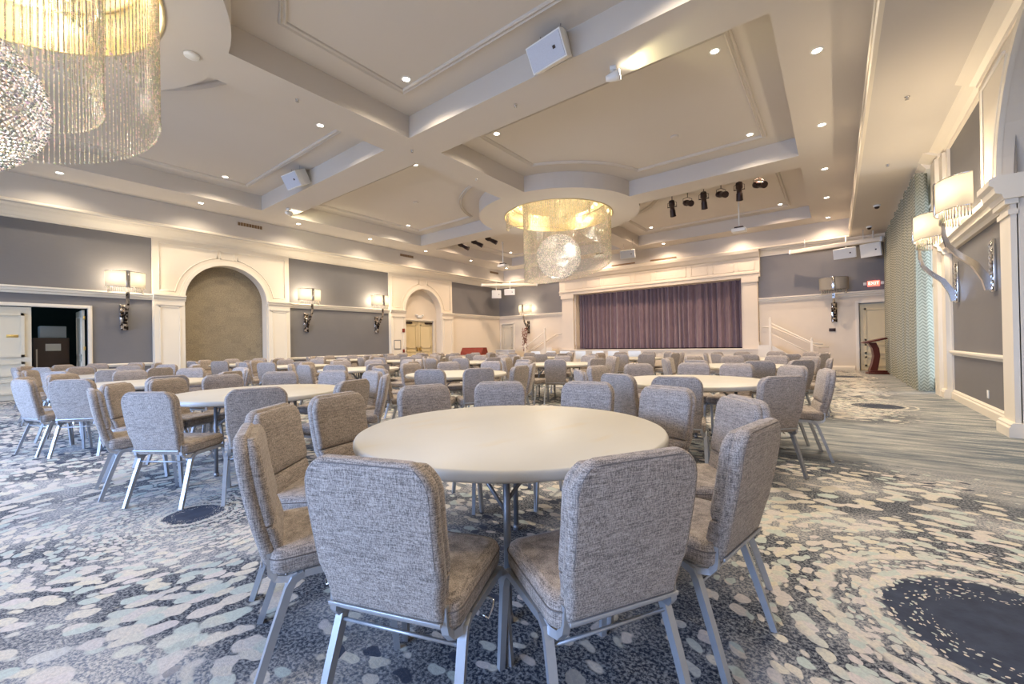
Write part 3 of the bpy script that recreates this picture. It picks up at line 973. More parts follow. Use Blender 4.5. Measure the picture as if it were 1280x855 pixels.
# ------------------------------------------------------------------ stage curtain and window curtain
def wavy(mp, a0, a1, z0, z1, d, amp, wl, rnd, nz=6, thick=0.012, top_gather=1.0):
    b = MB()
    n = int((a1-a0)/wl*10)
    ph = 0
    prof = []
    for i in range(n+1):
        a = a0+(a1-a0)*i/n
        ph += 2*PI*(a1-a0)/n/wl*(1+rnd*math.sin(i*0.13)+rnd*0.6*math.sin(i*0.041+1))
        prof.append((a, d+amp*math.sin(ph)+amp*0.35*math.sin(2.3*ph+0.7)))
    rows = []
    arc = [0.0]
    for (a0_, d0_), (a1_, d1_) in zip(prof, prof[1:]):
        arc.append(arc[-1]+math.hypot(a1_-a0_, d1_-d0_))
    uvl = b.bm.loops.layers.uv.new('UVMap')
    for k in range(nz+1):
        f_ = k/nz
        z_ = z0+(z1-z0)*f_
        rows.append([b.v(mp(a+0.01*math.sin(f_*5+a*3), z_, dd*(1) if k == 0 else d+(dd-d)*(1.15-0.35*f_))) for a, dd in prof])
    for k in range(nz):
        for i in range(n):
            fc = b.face([rows[k][i], rows[k][i+1], rows[k+1][i+1], rows[k+1][i]], True)
            for lp, (ii, kk) in zip(fc.loops, ((i, k), (i+1, k), (i+1, k+1), (i, k+1))):
                lp[uvl].uv = (arc[ii], z0+(z1-z0)*kk/nz)
    return b
b = wavy(mF, -11.02, -3.16, 0.90, 3.84, -0.34, 0.085, 0.26, 0.35)
tag(b.build('stage_curtain', M['velvet']), 'plum purple velvet stage curtain closed across the stage opening', 'curtain')
b = wavy(mR, 12.62, 19.95, 0.02, 4.78, 0.29, 0.12, 0.30, 0.22)
tag(b.build('window_curtain', M['chevron']), 'long aqua chevron curtain over the tall window on the right wall', 'curtain')

# ------------------------------------------------------------------ stage steps with railings
def steps(x0, sgn, label):
    t_ = thing('stage_steps', label, 'steps', (x0, FY-0.62, 0))
    b = MB()
    for k in range(5):
        z_ = 0.85-0.17*k
        L_ = 0.45 if k == 0 else 0.30
        xa = 0 if k == 0 else 0.45+0.30*(k-1)
        b.box((min(sgn*xa, sgn*(xa+L_)), -0.5, 0), (max(sgn*xa, sgn*(xa+L_)), 0.48, z_))
    b.build('treads', M['cream'], t_)
    b = MB()
    pr = [(0, 0.99), (0.45, 0.99), (1.75, 0.16), (1.75, 0.0), (0, 0.0)]
    A = [b.v((sgn*x_, -0.55, z_)) for x_, z_ in pr]; B = [b.v((sgn*x_, -0.51, z_)) for x_, z_ in pr]
    b.face(A); b.face(B[::-1])
    for i in range(5):
        b.face([A[i], A[(i+1) % 5], B[(i+1) % 5], B[i]])
    b.build('stringer', M['trim'], t_)
    for px, hz in ((0.42, 1.98), (1.72, 1.16)):
        b = MB(); b.box((sgn*px-0.04, -0.60, 0.0), (sgn*px+0.04, -0.52, hz), 0.004)
        b.lathe([(0.0, 0), (0.05, 0.0), (0.05, 0.02), (0.02, 0.03), (0.035, 0.055), (0.02, 0.085), (0, 0.095)], (sgn*px, -0.56, hz), 12)
        b.build('post', M['trim'], t_)
    b = MB(); b.tube([(sgn*0.42, -0.56, 1.84), (sgn*1.72, -0.56, 1.05), (sgn*2.05, -0.56, 1.0)], 0.032, 8); b.build('handrail', M['trim'], t_)
    b = MB(); b.tube([(sgn*0.42, -0.56, 1.45), (sgn*1.72, -0.56, 0.64)], 0.022, 8); b.build('lower_rail', M['trim'], t_)
    b = MB(); b.tube([(0.03*sgn, 0.52, 1.72), (sgn*0.35, 0.52, 1.72), (sgn*1.85, 0.52, 0.90), (sgn*2.2, 0.52, 0.88)], 0.03, 8)
    for q in (0.3, 1.1, 1.9):
        zz = 1.72-max(0, q-0.35)*0.547
        b.tube([(sgn*q, 0.52, zz), (sgn*q, 0.61, zz-0.05)], 0.012, 6)
    b.build('wall_rail', M['trim'], t_)
steps(-2.42, 1, 'cream steps with handrails down from the right end of the stage')
steps(-11.95, -1, 'cream steps with handrails down from the left end of the stage')

# ------------------------------------------------------------------ banquet chair
def rrect(hw, ht, y0, z, r=0.45, n=5):
    """rounded rectangle ring, half width hw in x, half thickness ht in y, centre y0"""
    rr = min(hw, ht)*0.9 if r is None else min(r, hw, ht)
    pts = []
    for cx, cy, a in ((hw-rr, ht-rr, 0), (-hw+rr, ht-rr, PI/2), (-hw+rr, -ht+rr, PI), (hw-rr, -ht+rr, 1.5*PI)):
        for k in range(n+1):
            t_ = a+PI/2*k/n
            pts.append((cx+rr*math.cos(t_), y0+cy+rr*math.sin(t_), z))
    return pts
def back_y(z):   # centre line of the back pad, leaning backwards
    return -0.195-0.165*max(0, z-0.42)-0.02*math.sin((z-0.42)*5)
ZT = 0.897
def half_w(z):
    w_ = 0.216
    w_ -= 0.010*max(0, (0.80-z)/0.38)
    if z < 0.56:
        w_ -= 0.014*min(1, max(0, (0.56-z)/0.05))
    r_ = 0.098
    if z > ZT-r_:
        q = (z-(ZT-r_))/r_
        w_ -= r_*(1-math.sqrt(max(0.0, 1-q*q)))
    return w_
def make_chair():
    t_ = thing('banquet_chair', '', 'chair')
    # seat cushion
    b = MB()
    R_ = []
    for z_, k in ((0.395, 0.93), (0.402, 0.975), (0.415, 1.0), (0.452, 1.0), (0.470, 0.975), (0.480, 0.92), (0.485, 0.80)):
        hx, hy = 0.225*k if k > 0.9 else 0.225*k, 0.215*k
        hx = 0.225-(1-k)*0.18; hy = 0.215-(1-k)*0.18
        ring = rrect(hx, hy, 0.0, z_, 0.05)
        ring = [(x_*(1.0-0.09*max(0, y_)/0.215), y_, z_) for x_, y_, z_ in ring]
        R_.append(ring)
    b.rings(R_)
    b.build('seat', M['linen'], t_)
    b = MB(); b.tube([(x_*(1.0-0.09*max(0, y_)/0.215), y_, z_+0.001) for x_, y_, z_ in rrect(0.226, 0.216, 0, 0.452, 0.05)]+[(0.210, 0.17, 0.453)], 0.0022, 5); b.build('seat_welt', M['seam'], t_)
    # back: full shell plus front cushion above the fold
    b = MB()
    zs = [0.415, 0.42, 0.44, 0.48, 0.52, 0.545, 0.56, 0.58, 0.60, 0.66, 0.72, 0.78, 0.82, 0.84, 0.86, 0.875, 0.886, 0.893]
    R_ = []
    for z_ in zs:
        ht = 0.026
        if z_ > 0.87:
            ht = 0.026*math.sqrt(max(0.1, 1-((z_-0.87)/0.026)**2))
        if z_ < 0.425:
            ht = 0.018
        R_.append(rrect(half_w(z_), ht, back_y(z_)-0.008, z_, None))
    b.rings(R_)
    bk = b.build('backrest', M['linen'], t_)
    # welt seam round the outside of the back
    b = MB()
    pts = []
    def outl(z_): return half_w(z_)-0.016
    for s_ in (-1,):
        pass
    L_ = [(outl(z_), back_y(z_)-0.031, z_) for z_ in (0.60, 0.66, 0.74, 0.81, 0.84, 0.86, 0.874)]
    top = [(x_, back_y(0.88)-0.0305, 0.88) for x_ in (0.13, 0.05, -0.05, -0.13)]
    pts = L_+top+[(-x_, y_, z_) for x_, y_, z_ in L_[::-1]]
    b.tube(pts, 0.0023, 5)
    b.build('welt', M['seam'], bk)
    b = MB()
    R_ = []
    for z_ in (0.572, 0.576, 0.585, 0.60, 0.64, 0.70, 0.76, 0.81, 0.84, 0.86, 0.874, 0.88):
        f_ = min(1, (z_-0.568)/0.03, (0.884-z_)/0.05)
        ht = 0.008+0.016*math.sqrt(max(0.02, f_))
        R_.append(rrect(half_w(z_)-0.004, ht, back_y(z_)+0.018+ht*0.35, z_, None))
    b.rings(R_)
    b.build('back_cushion', M['linen'], t_)
    b = MB()
    R_ = []
    for z_ in (0.44, 0.45, 0.48, 0.53, 0.555, 0.565):
        f_ = min(1, (z_-0.436)/0.03, (0.568-z_)/0.02)
        ht = 0.008+0.014*math.sqrt(max(0.02, f_))
        R_.append(rrect(half_w(z_)-0.006, ht, back_y(z_)+0.016+ht*0.35, z_, None))
    b.rings(R_)
    b.build('lumbar_cushion', M['linen'], t_)
    b = MB(); b.box((-0.19, back_y(0.43)-0.042, 0.424), (0.19, back_y(0.43)-0.034, 0.436), 0.002); b.build('back_band', M['steel'], t_)
    # steel frame
    S = 0.0125
    for s_ in (-1, 1):
        b = MB()
        b.tube([(s_*0.186, back_y(0.47), 0.47), (s_*0.188, -0.208, 0.425), (s_*0.192, -0.206, 0.398), (s_*0.197, -0.190, 0.377), (s_*0.203, -0.155, 0.370), (s_*0.207, -0.12, 0.378)], S*0.9, 4, square=True)
        b.build('back_post', M['steel'], t_)
        b = MB()
        b.tube([(s_*0.232, -0.265, 0.0), (s_*0.222, -0.200, 0.20), (s_*0.214, -0.150, 0.345), (s_*0.212, -0.135, 0.37), (s_*0.210, -0.10, 0.384)], [S*0.95, S*1.05, S*1.1, S*1.1, S], 4, square=True)
        b.build('leg', M['steel'], t_)
        b = MB()
        b.tube([(s_*0.210, -0.10, 0.384), (s_*0.210, 0.14, 0.386), (s_*0.210, 0.175, 0.378)], S, 4, square=True)
        b.build('side_rail', M['steel'], t_)
        b = MB()
        b.tube([(s_*0.210, 0.165, 0.382), (s_*0.212, 0.185, 0.36), (s_*0.216, 0.195, 0.32), (s_*0.224, 0.225, 0.0)], [S, S*1.1, S*1.05, S*0.9], 4, square=True)
        b.build('leg', M['steel'], t_)
    b = MB(); b.tube([(-0.212, -0.158, 0.33), (0.212, -0.158, 0.33)], 0.006, 8)
    b.build('rear_stretcher', M['steel'], t_)
    b = MB(); b.tube([(-0.20, 0.15, 0.384), (0.20, 0.15, 0.384)], 0.010, 8); b.build('front_rail', M['steel'], t_)
    b = MB(); b.tube([(0.222, 0.02, 0.372), (0.245, 0.02, 0.365), (0.248, 0.0, 0.35), (0.245, -0.03, 0.335), (0.225, -0.03, 0.345)], 0.004, 6); b.build('ganging_hook', M['chrome'], t_)
    return t_

# ------------------------------------------------------------------ round table
def make_table():
    t_ = thing('round_table', '', 'table')
    b = MB()
    r = 0.80
    b.lathe([(0, 0.712), (r-0.05, 0.712), (r-0.018, 0.706), (r-0.004, 0.712), (r, 0.722), (r, 0.742), (r-0.005, 0.751), (r-0.014, 0.755), (0, 0.755)], n=72)
    b.build('tabletop', M['table'], t_)
    for s_ in (-1, 1):
        for q in (-1, 1):
            b = MB()
            b.tube([(s_*0.34, q*0.30, 0.71), (s_*0.34, q*0.30, 0.03), ], 0.016, 10)
            b.lathe([(0, 0), (0.02, 0), (0.02, 0.035), (0, 0.035)], (s_*0.34, q*0.30, 0.0), 10)
            b.build('leg', M['greysteel'], t_)
            b = MB(); b.tube([(s_*0.34, q*0.30, 0.52), (s_*0.08, q*0.30, 0.705)], 0.009, 8); b.build('brace', M['greysteel'], t_)
            b = MB(); b.tube([(s_*0.34, q*0.30, 0.47), (s_*0.34, q*0.03, 0.705)], 0.009, 8); b.build('brace', M['greysteel'], t_)
        b = MB(); b.tube([(s_*0.34, -0.30, 0.66), (s_*0.34, 0.30, 0.66)], 0.012, 8); b.build('crossbar', M['greysteel'], t_)
    for q in (-1, 1):
        b = MB(); b.box((-0.45, q*0.30-0.014, 0.695), (0.45, q*0.30+0.014, 0.713)); b.build('apron_rail', M['greysteel'], t_)
    return t_

# ------------------------------------------------------------------ layout
ordn = ['first', 'second', 'third', 'fourth', 'fifth', 'sixth']
TABLES = {}
XS = [-1.36, -4.62, -7.85, -11.05, -14.15]
YS = [1.80, 5.05, 8.30, 11.55]
rowname = ['front row', 'second row', 'third row', 'back row']
colname = ['first from the right', 'second from the right', 'middle', 'second from the left', 'first from the left']
CENT = {(0, 0): (-1.40, 1.79), (1, 0): (-4.80, 1.86), (2, 0): (-7.8, 1.55), (0, 1): (-1.32, 5.05), (1, 1): (-4.82, 4.78), (0, 2): (-1.35, 8.35), (1, 2): (-4.9, 8.05)}
ANG = {(0, 0): [3, 37, 67, 98, 132, 161, 193, 219, 251, 288, 324],
       (1, 0): [16, 48, 84, 116, 147, 178, 204, 232, 265, 304, 338],
       (0, 1): [13, 45, 77, 103, 140, 174, 217, 252, 279, 319],
       (1, 1): [299, 329, 1, 33, 69, 105, 141, 177, 215, 257]}
proto_t = make_table()
proto_c = make_chair()
used_t = used_c = False
SPECIAL = {
 (0, 0, 288): 'grey banquet chair nearest the camera, its blue-lit back turned to us, left of centre',
 (0, 0, 324): 'grey banquet chair in the right foreground, back to us, before the near table',
 (0, 0, 3): 'grey banquet chair at the right edge of the near table, side view, rear legs clear',
 (0, 0, 251): 'grey banquet chair seen edge-on at the left of the near table',
 (0, 0, 219): 'grey banquet chair right behind the edge-on chair left of the near table',
 (1, 0, 304): 'grey chair with bluish back at the near side of the left front table, feet clear',
 (1, 0, 338): 'dark-backed grey chair right of the bluish one at the left front table',
}
def seatname(ang_list, a, cx, cy):
    view = math.degrees(math.atan2(-cy, -cx))
    def rel(q): return ((q-view+180) % 360)-180
    ds = sorted(ang_list, key=lambda q: abs(rel(q)))
    near = ds[0]
    order = sorted(ang_list, key=lambda q: (q-near) % 360)
    k = order.index(a)
    n = len(order)
    if k == 0:
        return 'nearest seat'
    # increasing angle = counter-clockwise from above = towards the right as seen from the near side
    if k <= n//2:
        return ordn[k-1]+' seat to the right of nearest'
    return ordn[n-k-1]+' seat to the left of nearest'
rnd = random.Random(3)
for j, y in enumerate(YS):
    for i, x in enumerate(XS):
        cx, cy = CENT.get((i, j), (x+rnd.uniform(-.1, .1), y+rnd.uniform(-.12, .12)))
        tb = proto_t if not used_t else copy_tree(proto_t)
        used_t = True
        tb.location = (cx, cy, 0)
        tb.rotation_euler = (0, 0, math.radians(-55-41.4) if (i, j) == (0, 0) else rnd.uniform(0, 3))
        tb['label'] = ('large cream round folding table nearest the camera' if (i, j) == (0, 0) else
                       'cream round folding table, %s in the %s of tables' % (colname[i], rowname[j]))
        tb['group'] = 'round banquet tables'
        if (i, j) in ANG:
            al = ANG[(i, j)]
        else:
            p0 = rnd.uniform(0, 36)
            al = [(p0+36*k+rnd.uniform(-4, 4)) % 360 for k in range(10)]
        for a in al:
            R0 = 0.95+rnd.uniform(-0.03, 0.06)
            jr = rnd.uniform(-5, 5)
            if (i, j) == (0, 0):
                R0, jr = {3: (0.88, -13), 37: (0.97, 0), 324: (0.87, 6), 288: (0.887, 1), 251: (0.92, -5), 219: (0.99, 0), 193: (1.0, 0), 161: (0.97, 0)}.get(a, (0.95, 0))
            ar = math.radians(a)
            ch = proto_c if not used_c else copy_tree(proto_c)
            used_c = True
            ch.location = (cx+R0*math.cos(ar), cy+R0*math.sin(ar), 0)
            ch.rotation_euler = (0, 0, ar+PI/2+math.radians(jr))
            lab = SPECIAL.get((i, j, a))
            if not lab:
                tn = 'near table' if (i, j) == (0, 0) else '%s table, %s' % (colname[i].replace(' from the', ' from'), rowname[j])
                lab = 'grey chair, %s, %s' % (seatname(al, a, cx, cy), tn)
            ch['label'] = lab
            ch['group'] = 'grey upholstered banquet chairs round the tables'

# white folding chairs near the stage
def make_wchair():
    t_ = thing('folding_chair', '', 'chair')
    b = MB(); b.box((-0.2, -0.2, 0.43), (0.2, 0.2, 0.46), 0.01); b.build('seat', M['white'], t_)
    b = MB(); b.box((-0.21, -0.24, 0.60), (0.21, -0.21, 0.90), 0.01); b.build('backrest', M['white'], t_)
    for s_ in (-1, 1):
        b = MB(); b.tube([(s_*0.21, 0.22, 0.0), (s_*0.21, -0.05, 0.44), (s_*0.21, -0.235, 0.88)], 0.012, 8); b.build('leg', M['white'], t_)
        b = MB(); b.tube([(s_*0.19, -0.24, 0.0), (s_*0.19, 0.12, 0.44)], 0.012, 8); b.build('leg', M['white'], t_)
    return t_
pw = make_wchair()
WX = [-9.6, -8.9, -8.2, -7.55, -6.9, -6.2, -5.5]
for k, x in enumerate(WX):
    c_ = pw if k == 0 else copy_tree(pw)
    c_.location = (x, 14.2+0.08*math.sin(k*2.1), 0)
    c_.rotation_euler = (0, 0, 0.1*math.sin(k*3.3))
    c_['label'] = 'white folding chair, %s from left in the row before the stage' % (ordn+['seventh'])[k]
    c_['group'] = 'white folding chairs before the stage'

# ------------------------------------------------------------------ wall sconces
def make_sconce():
    t_ = thing('wall_sconce', '', 'wall lamp')
    # local: +x out of the wall, y along it, z up; origin on the wall at arm foot height (z = 2.2 m)
    b = MB(); b.box((0.0, -0.09, -0.38), (0.035, 0.09, 0.36), 0.006)
    for k in range(8):
        b.box((0.035, -0.075, -0.36+k*0.09), (0.05, 0.075, -0.30+k*0.09), 0.008)
    b.build('wall_plate', M['mosaic'], t_)
    b = MB()
    path = [(0.05, -0.34), (0.09, -0.18), (0.20, 0.04), (0.36, 0.20), (0.46, 0.34), (0.50, 0.50), (0.51, 0.68)]
    for y0_, y1_ in ((-0.04, 0.04),):
        pr = []
        for q, (x_, z_) in enumerate(path):
            a = path[max(0, q-1)]; c_ = path[min(len(path)-1, q+1)]
            dx, dz = c_[0]-a[0], c_[1]-a[1]
            L_ = math.hypot(dx, dz)
            tk = 0.05-0.034*q/6
            pr.append((x_, z_, -dz/L_*tk, dx/L_*tk))
        R_ = [[(x_+nx, y0_, z_+nz), (x_+nx, y1_, z_+nz), (x_-nx, y1_, z_-nz), (x_-nx, y0_, z_-nz)] for x_, z_, nx, nz in pr]
        b.rings(R_, smooth=False)
    b.build('arm', M['mosaic'], t_)
    b = MB()
    for k in range(26):
        a = -PI/2+PI*k/25
        y_ = 0.38*math.sin(a); x_ = 0.28+0.26*math.cos(a)
        b.tube([(x_, y_, 0.68), (x_, y_, 0.86)], 0.008, 5)
    b.build('crystal_fringe', M['bead'], t_)
    b = MB()
    A = []
    for k in range(33):
        a = -PI/2+PI*k/32
        A.append((0.27+0.32*math.cos(a), 0.44*math.sin(a)))
    for i in range(32):
        (x0, y0), (x1, y1) = A[i], A[i+1]
        b.face([b.v((x0, y0, 0.82)), b.v((x1, y1, 0.82)), b.v((x1, y1, 1.27)), b.v((x0, y0, 1.27))], True)
    bmesh.ops.remove_doubles(b.bm, verts=b.bm.verts, dist=1e-4)
    sh_ = b.build('lamp_shade', M['shade'], t_)
    b = MB()
    for z_ in (0.82, 1.27):
        b.tube([(x_*1.004, y_*1.004, z_) for x_, y_ in A], 0.007, 6)
    b.build('shade_rim', M['chrome'], sh_)
    b = MB(); b.box((0.588, -0.045, 0.80), (0.602, 0.045, 1.29), 0.003); b.build('centre_band', M['chrome'], sh_)
    b = MB()
    for s_ in (-1, 1):
        b.lathe([(0, -0.07), (0.025, -0.06), (0.035, 0), (0.02, 0.05), (0, 0.06)], (0.36, s_*0.16, 1.0), 12)
    b.build('bulb', M['led'], t_)
    return t_
def sconce_lights(t_, on=True):
    if on:
        for s_ in (-1, 1):
            light('sconce_lamp', 'POINT', (0.36, s_*0.16, 1.09), 26.0, (1.0, 0.82, 0.58), parent=t_, shadow_soft_size=0.05)
ps = make_sconce()
SC = [((LX, 2.78, 2.2), 0, 'chrome wall sconce with lit shade, left wall beside the open door', True),
      ((LX, 8.10, 2.2), 0, 'chrome wall sconce with lit shade just right of the large cloth arch', True),
      ((LX, 11.28, 2.2), 0, 'chrome wall sconce with lit shade left of the arched double door', True),
      ((-14.25, FY, 2.2), -PI/2, 'chrome wall sconce with glowing shade above the red flowers, far wall', True),
      ((-0.03, FY, 2.2), -PI/2, 'unlit mirrored wall sconce with grey shade beside the exit sign', False),
      ((RX, 8.88, 2.2), PI, 'large silver sconce with cream drum shade on right wall, nearest the camera', True),
      ((RX, 11.12, 2.2), PI, 'silver sconce with cream shade on right wall beside the aqua curtain', True)]
for k, (loc, rz, lab, on) in enumerate(SC):
    s_ = ps if k == 0 else copy_tree(ps)
    s_.location = loc; s_.rotation_euler = (0, 0, rz)
    s_['label'] = lab
    s_['group'] = 'wall sconces'
for o in list(col.objects):
    if o.name.startswith('wall_sconce'):
        on = 'unlit' not in o['label']
        sconce_lights(o, on)
        if 'silver' in o['label']:
            for c_ in o.children:
                if c_.name.startswith(('arm', 'wall_plate')):
                    c_.data = c_.data.copy()
                    c_.data.materials[0] = M['chrome']
        if not on:
            for c_ in o.children:
                if c_.name.startswith('bulb'):
                    c_.data = c_.data.copy()
                    c_.data.materials[0] = M['white']

# ------------------------------------------------------------------ ceiling downlights
def make_down():
    t_ = thing('downlight', '', 'ceiling light')
    b = MB(); b.lathe([(0.062, -0.001), (0.064, -0.008), (0.088, -0.006), (0.092, 0.0)], n=24); b.build('trim_ring', M['white'], t_)
    b = MB(); b.lathe([(0.0, -0.003), (0.062, -0.003)], n=24); b.build('lens', M['led'], t_)
    return t_
pd = make_down()
DN = []
for k, y in enumerate((-0.5, 2.3, 5.15, 7.98, 10.8, 13.65, 16.45, 19.2)):
    DN.append((-0.15, y, Z2, 'in the right-hand ceiling band'))
for k, y in enumerate((-1.5, 1.4, 4.3, 7.2, 10.1, 13.05, 16.1, 19.1)):
    DN.append((-15.05, y, Z2, 'in the left-hand ceiling band'))
for x in (-3.1, -6.08, -9.1, -12.1):
    DN.append((x, 19.2, Z2, 'in the ceiling band before the stage'))
for (x, y) in ((-6.13, 4.92), (-1.5, 4.9), (-8.87, 4.75), (-13.58, 4.47), (-6.13, 7.5), (-1.53, 7.72), (-1.53, 11.37), (-8.88, 7.38),
               (-13.6, 7.05), (-13.6, 10.9), (-1.5, 17.95), (-6.16, 17.85), (-13.6, 17.65), (-8.9, 17.7), (-1.5, 14.1), (-13.6, 14.1)):
    DN.append((x, y, Z3, 'in a ceiling coffer'))
cnt = {}
tot = {}
for d_ in DN:
    tot[d_[3]] = tot.get(d_[3], 0)+1
cornername = {}
for k, (x, y, z, where) in enumerate(DN):
    d_ = pd if k == 0 else copy_tree(pd)
    d_.location = (x, y, z)
    cnt[where] = cnt.get(where, 0)+1
    n_ = cnt[where]
    NUM = ['nearest', 'second nearest', 'third nearest', 'fourth nearest', 'fifth nearest', 'sixth nearest', 'seventh nearest', 'farthest']
    if where == 'in a ceiling coffer':
        side = 'right' if x > -7.5 else 'left'
        rw = 'near' if y < 6 else ('middle' if y < 12.5 else 'far')
        c0, c1 = (CXR if side == 'right' else CXL)
        ew = 'window-side' if x > (c0+c1)/2 else 'door-side'
        y0, y1 = {'near': ROWS[1], 'middle': ROWS[2], 'far': ROWS[3]}[rw][:2]
        ns = 'stage-end' if y > (y0+y1)/2 else 'camera-end'
        lab = 'small round downlight in the %s %s coffer, %s %s corner' % (rw, side, ns, ew)
    elif 'stage' in where:
        lab = 'small round downlight %s, %s from the right' % (where, ['first', 'second', 'third', 'fourth'][n_-1])
    else:
        lab = 'small round downlight %s, %s to camera' % (where, NUM[n_-1]) if n_ < 8 else 'small round downlight %s, nearest the stage' % where
    d_['label'] = lab
    d_['group'] = 'recessed ceiling downlights'
    light('downlight_lamp', 'SPOT', (0, 0, -0.02), 330 if z == Z3 else 62, (1.0, 0.84, 0.64) if y < 13 else (1.0, 0.70, 0.48), parent=d_, spot_size=math.radians(150), spot_blend=0.9, shadow_soft_size=0.05)

# ------------------------------------------------------------------ chandeliers
def interp(tab, th):
    for (a, r0, z0), (c_, r1, z1) in zip(tab, tab[1:]):
        if a <= th <= c_:
            f_ = (th-a)/(c_-a)
            return r0+(r1-r0)*f_, z0+(z1-z0)*f_
    return tab[-1][1:]
def octa(b, p, r, h):
    x, y, z = p
    T = b.v((x, y, z+h)); B = b.v((x, y, z-h))
    q = [b.v((x+r, y, z)), b.v((x, y+r, z)), b.v((x-r, y, z)), b.v((x, y-r, z))]
    for i in range(4):
        b.face([T, q[i], q[(i+1) % 4]]); b.face([B, q[(i+1) % 4], q[i]])
def chandelier(c, tab, zb, label, beadstep, dth, rb):
    t_ = thing('chandelier', label, 'chandelier', (c[0], c[1], Z2), 0, 'crystal chandeliers')
    b = MB()
    b.lathe([(RR, 0.0), (RR, -0.02), (RR-0.03, -0.02), (RR-0.03, 0.0), (RR-0.003, 0.004), (RR-0.003, 0.50), (RR-0.20, 0.50)], n=80)
    b.build('cove_drum', M['gold'], t_)
    b = MB()
    b.lathe([(RR-0.20, 0.50), (RR-0.20, 0.44), (RR-0.28, 0.44), (RR-0.28, 0.50), (1.25, 0.50), (1.25, 0.38), (1.22, 0.38), (1.22, 0.52), (0.0, 0.52)], n=64)
    b.build('mounting_plate', M['gold'], t_)
    for k in range(30):
        a = 2*PI*k/30
        bb = MB()
        bb.lathe([(0.0, 0.43), (0.022, 0.435), (0.03, 0.46)], (1.42*math.cos(a), 1.42*math.sin(a), 0.03), 10)
        bb.build('light_bulb', M['ledsmall'], t_)
    # hanging strands along a spiral
    b = MB()
    th = tab[0][0]
    while th <= tab[-1][0]:
        r, z = interp(tab, th)
        a = math.radians(th)
        p = (r*math.cos(a), r*math.sin(a))
        z1 = 0.46
        zz = z-Z2
        b.tube([(p[0], p[1], z1), (p[0], p[1], zz)], 0.0025, 3, caps=False)
        q = zz
        octa(b, (p[0], p[1], q), rb*1.5, rb*1.8)
        while q < z1:
            q += beadstep
            octa(b, (p[0], p[1], q), rb*random.uniform(0.75, 1.1), beadstep*0.5)
        th += dth*1.8/max(r, 0.5)
    # short inner ring of strands
    for k in range(90):
        a = 2*PI*k/90
        p = (1.1*math.cos(a), 1.1*math.sin(a))
        q = 0.06
        while q < 0.42:
            octa(b, (p[0], p[1], q), rb, beadstep*0.5); q += beadstep
    o = b.build('bead_curtain', M['bead'], t_)
    o['kind'] = 'stuff'
    b = MB()
    zc = zb-Z2
    BR = 0.82 if zb < 4 else 0.77
    N = 3400
    for k in range(N):
        z_ = 1-2*(k+0.5)/N
        rr = math.sqrt(1-z_*z_)
        a = k*2.399963
        p = Vector((rr*math.cos(a), rr*math.sin(a), z_))
        m_ = BR*random.uniform(0.985, 1.0)
        octa(b, (p.x*m_, p.y*m_, zc+p.z*m_), random.uniform(0.016, 0.024), random.uniform(0.018, 0.026))
    b.build('crystal_ball', M['beadball'], t_)
    b = MB()
    for k in range(3):
        a = 2*PI*k/3
        b.tube([(0.3*math.cos(a), 0.3*math.sin(a), 0.43), (0.3*math.cos(a), 0.3*math.sin(a), zc+0.70)], 0.003, 4)
    b.build('suspension_wire', M['chrome'], t_)
    for k in range(6):
        a = 2*PI*(k+0.5)/6
        light('chandelier_lamp', 'POINT', (1.55*math.cos(a), 1.55*math.sin(a), 0.26), 30, (1.0, 0.80, 0.48), parent=t_, shadow_soft_size=0.06)
    light('chandelier_core', 'POINT', (0, 0, zc), 190, (1.0, 0.93, 0.80), parent=t_, shadow_soft_size=0.25)
chandelier(C1, [(-60, 1.80, 5.2), (0, 1.80, 4.6), (60, 1.80, 4.2), (120, 1.80, 4.02), (180, 1.78, 3.85), (240, 1.6, 3.9), (300, 1.4, 4.1), (360, 1.28, 4.15), (510, 1.25, 4.15)],
           3.98, 'large crystal chandelier with bead curtains and ball at the upper left, nearest the camera', 0.024, 1.9, 0.011)
chandelier(D2, [(200, 1.80, 5.3), (300, 1.80, 4.75), (390, 1.79, 4.02), (450, 1.6, 3.7), (500, 1.4, 3.5), (575, 1.2, 3.4), (660, 1.1, 3.4)],
           4.22, 'crystal chandelier with bead curtains and ball hanging before the stage', 0.035, 1.5, 0.015)

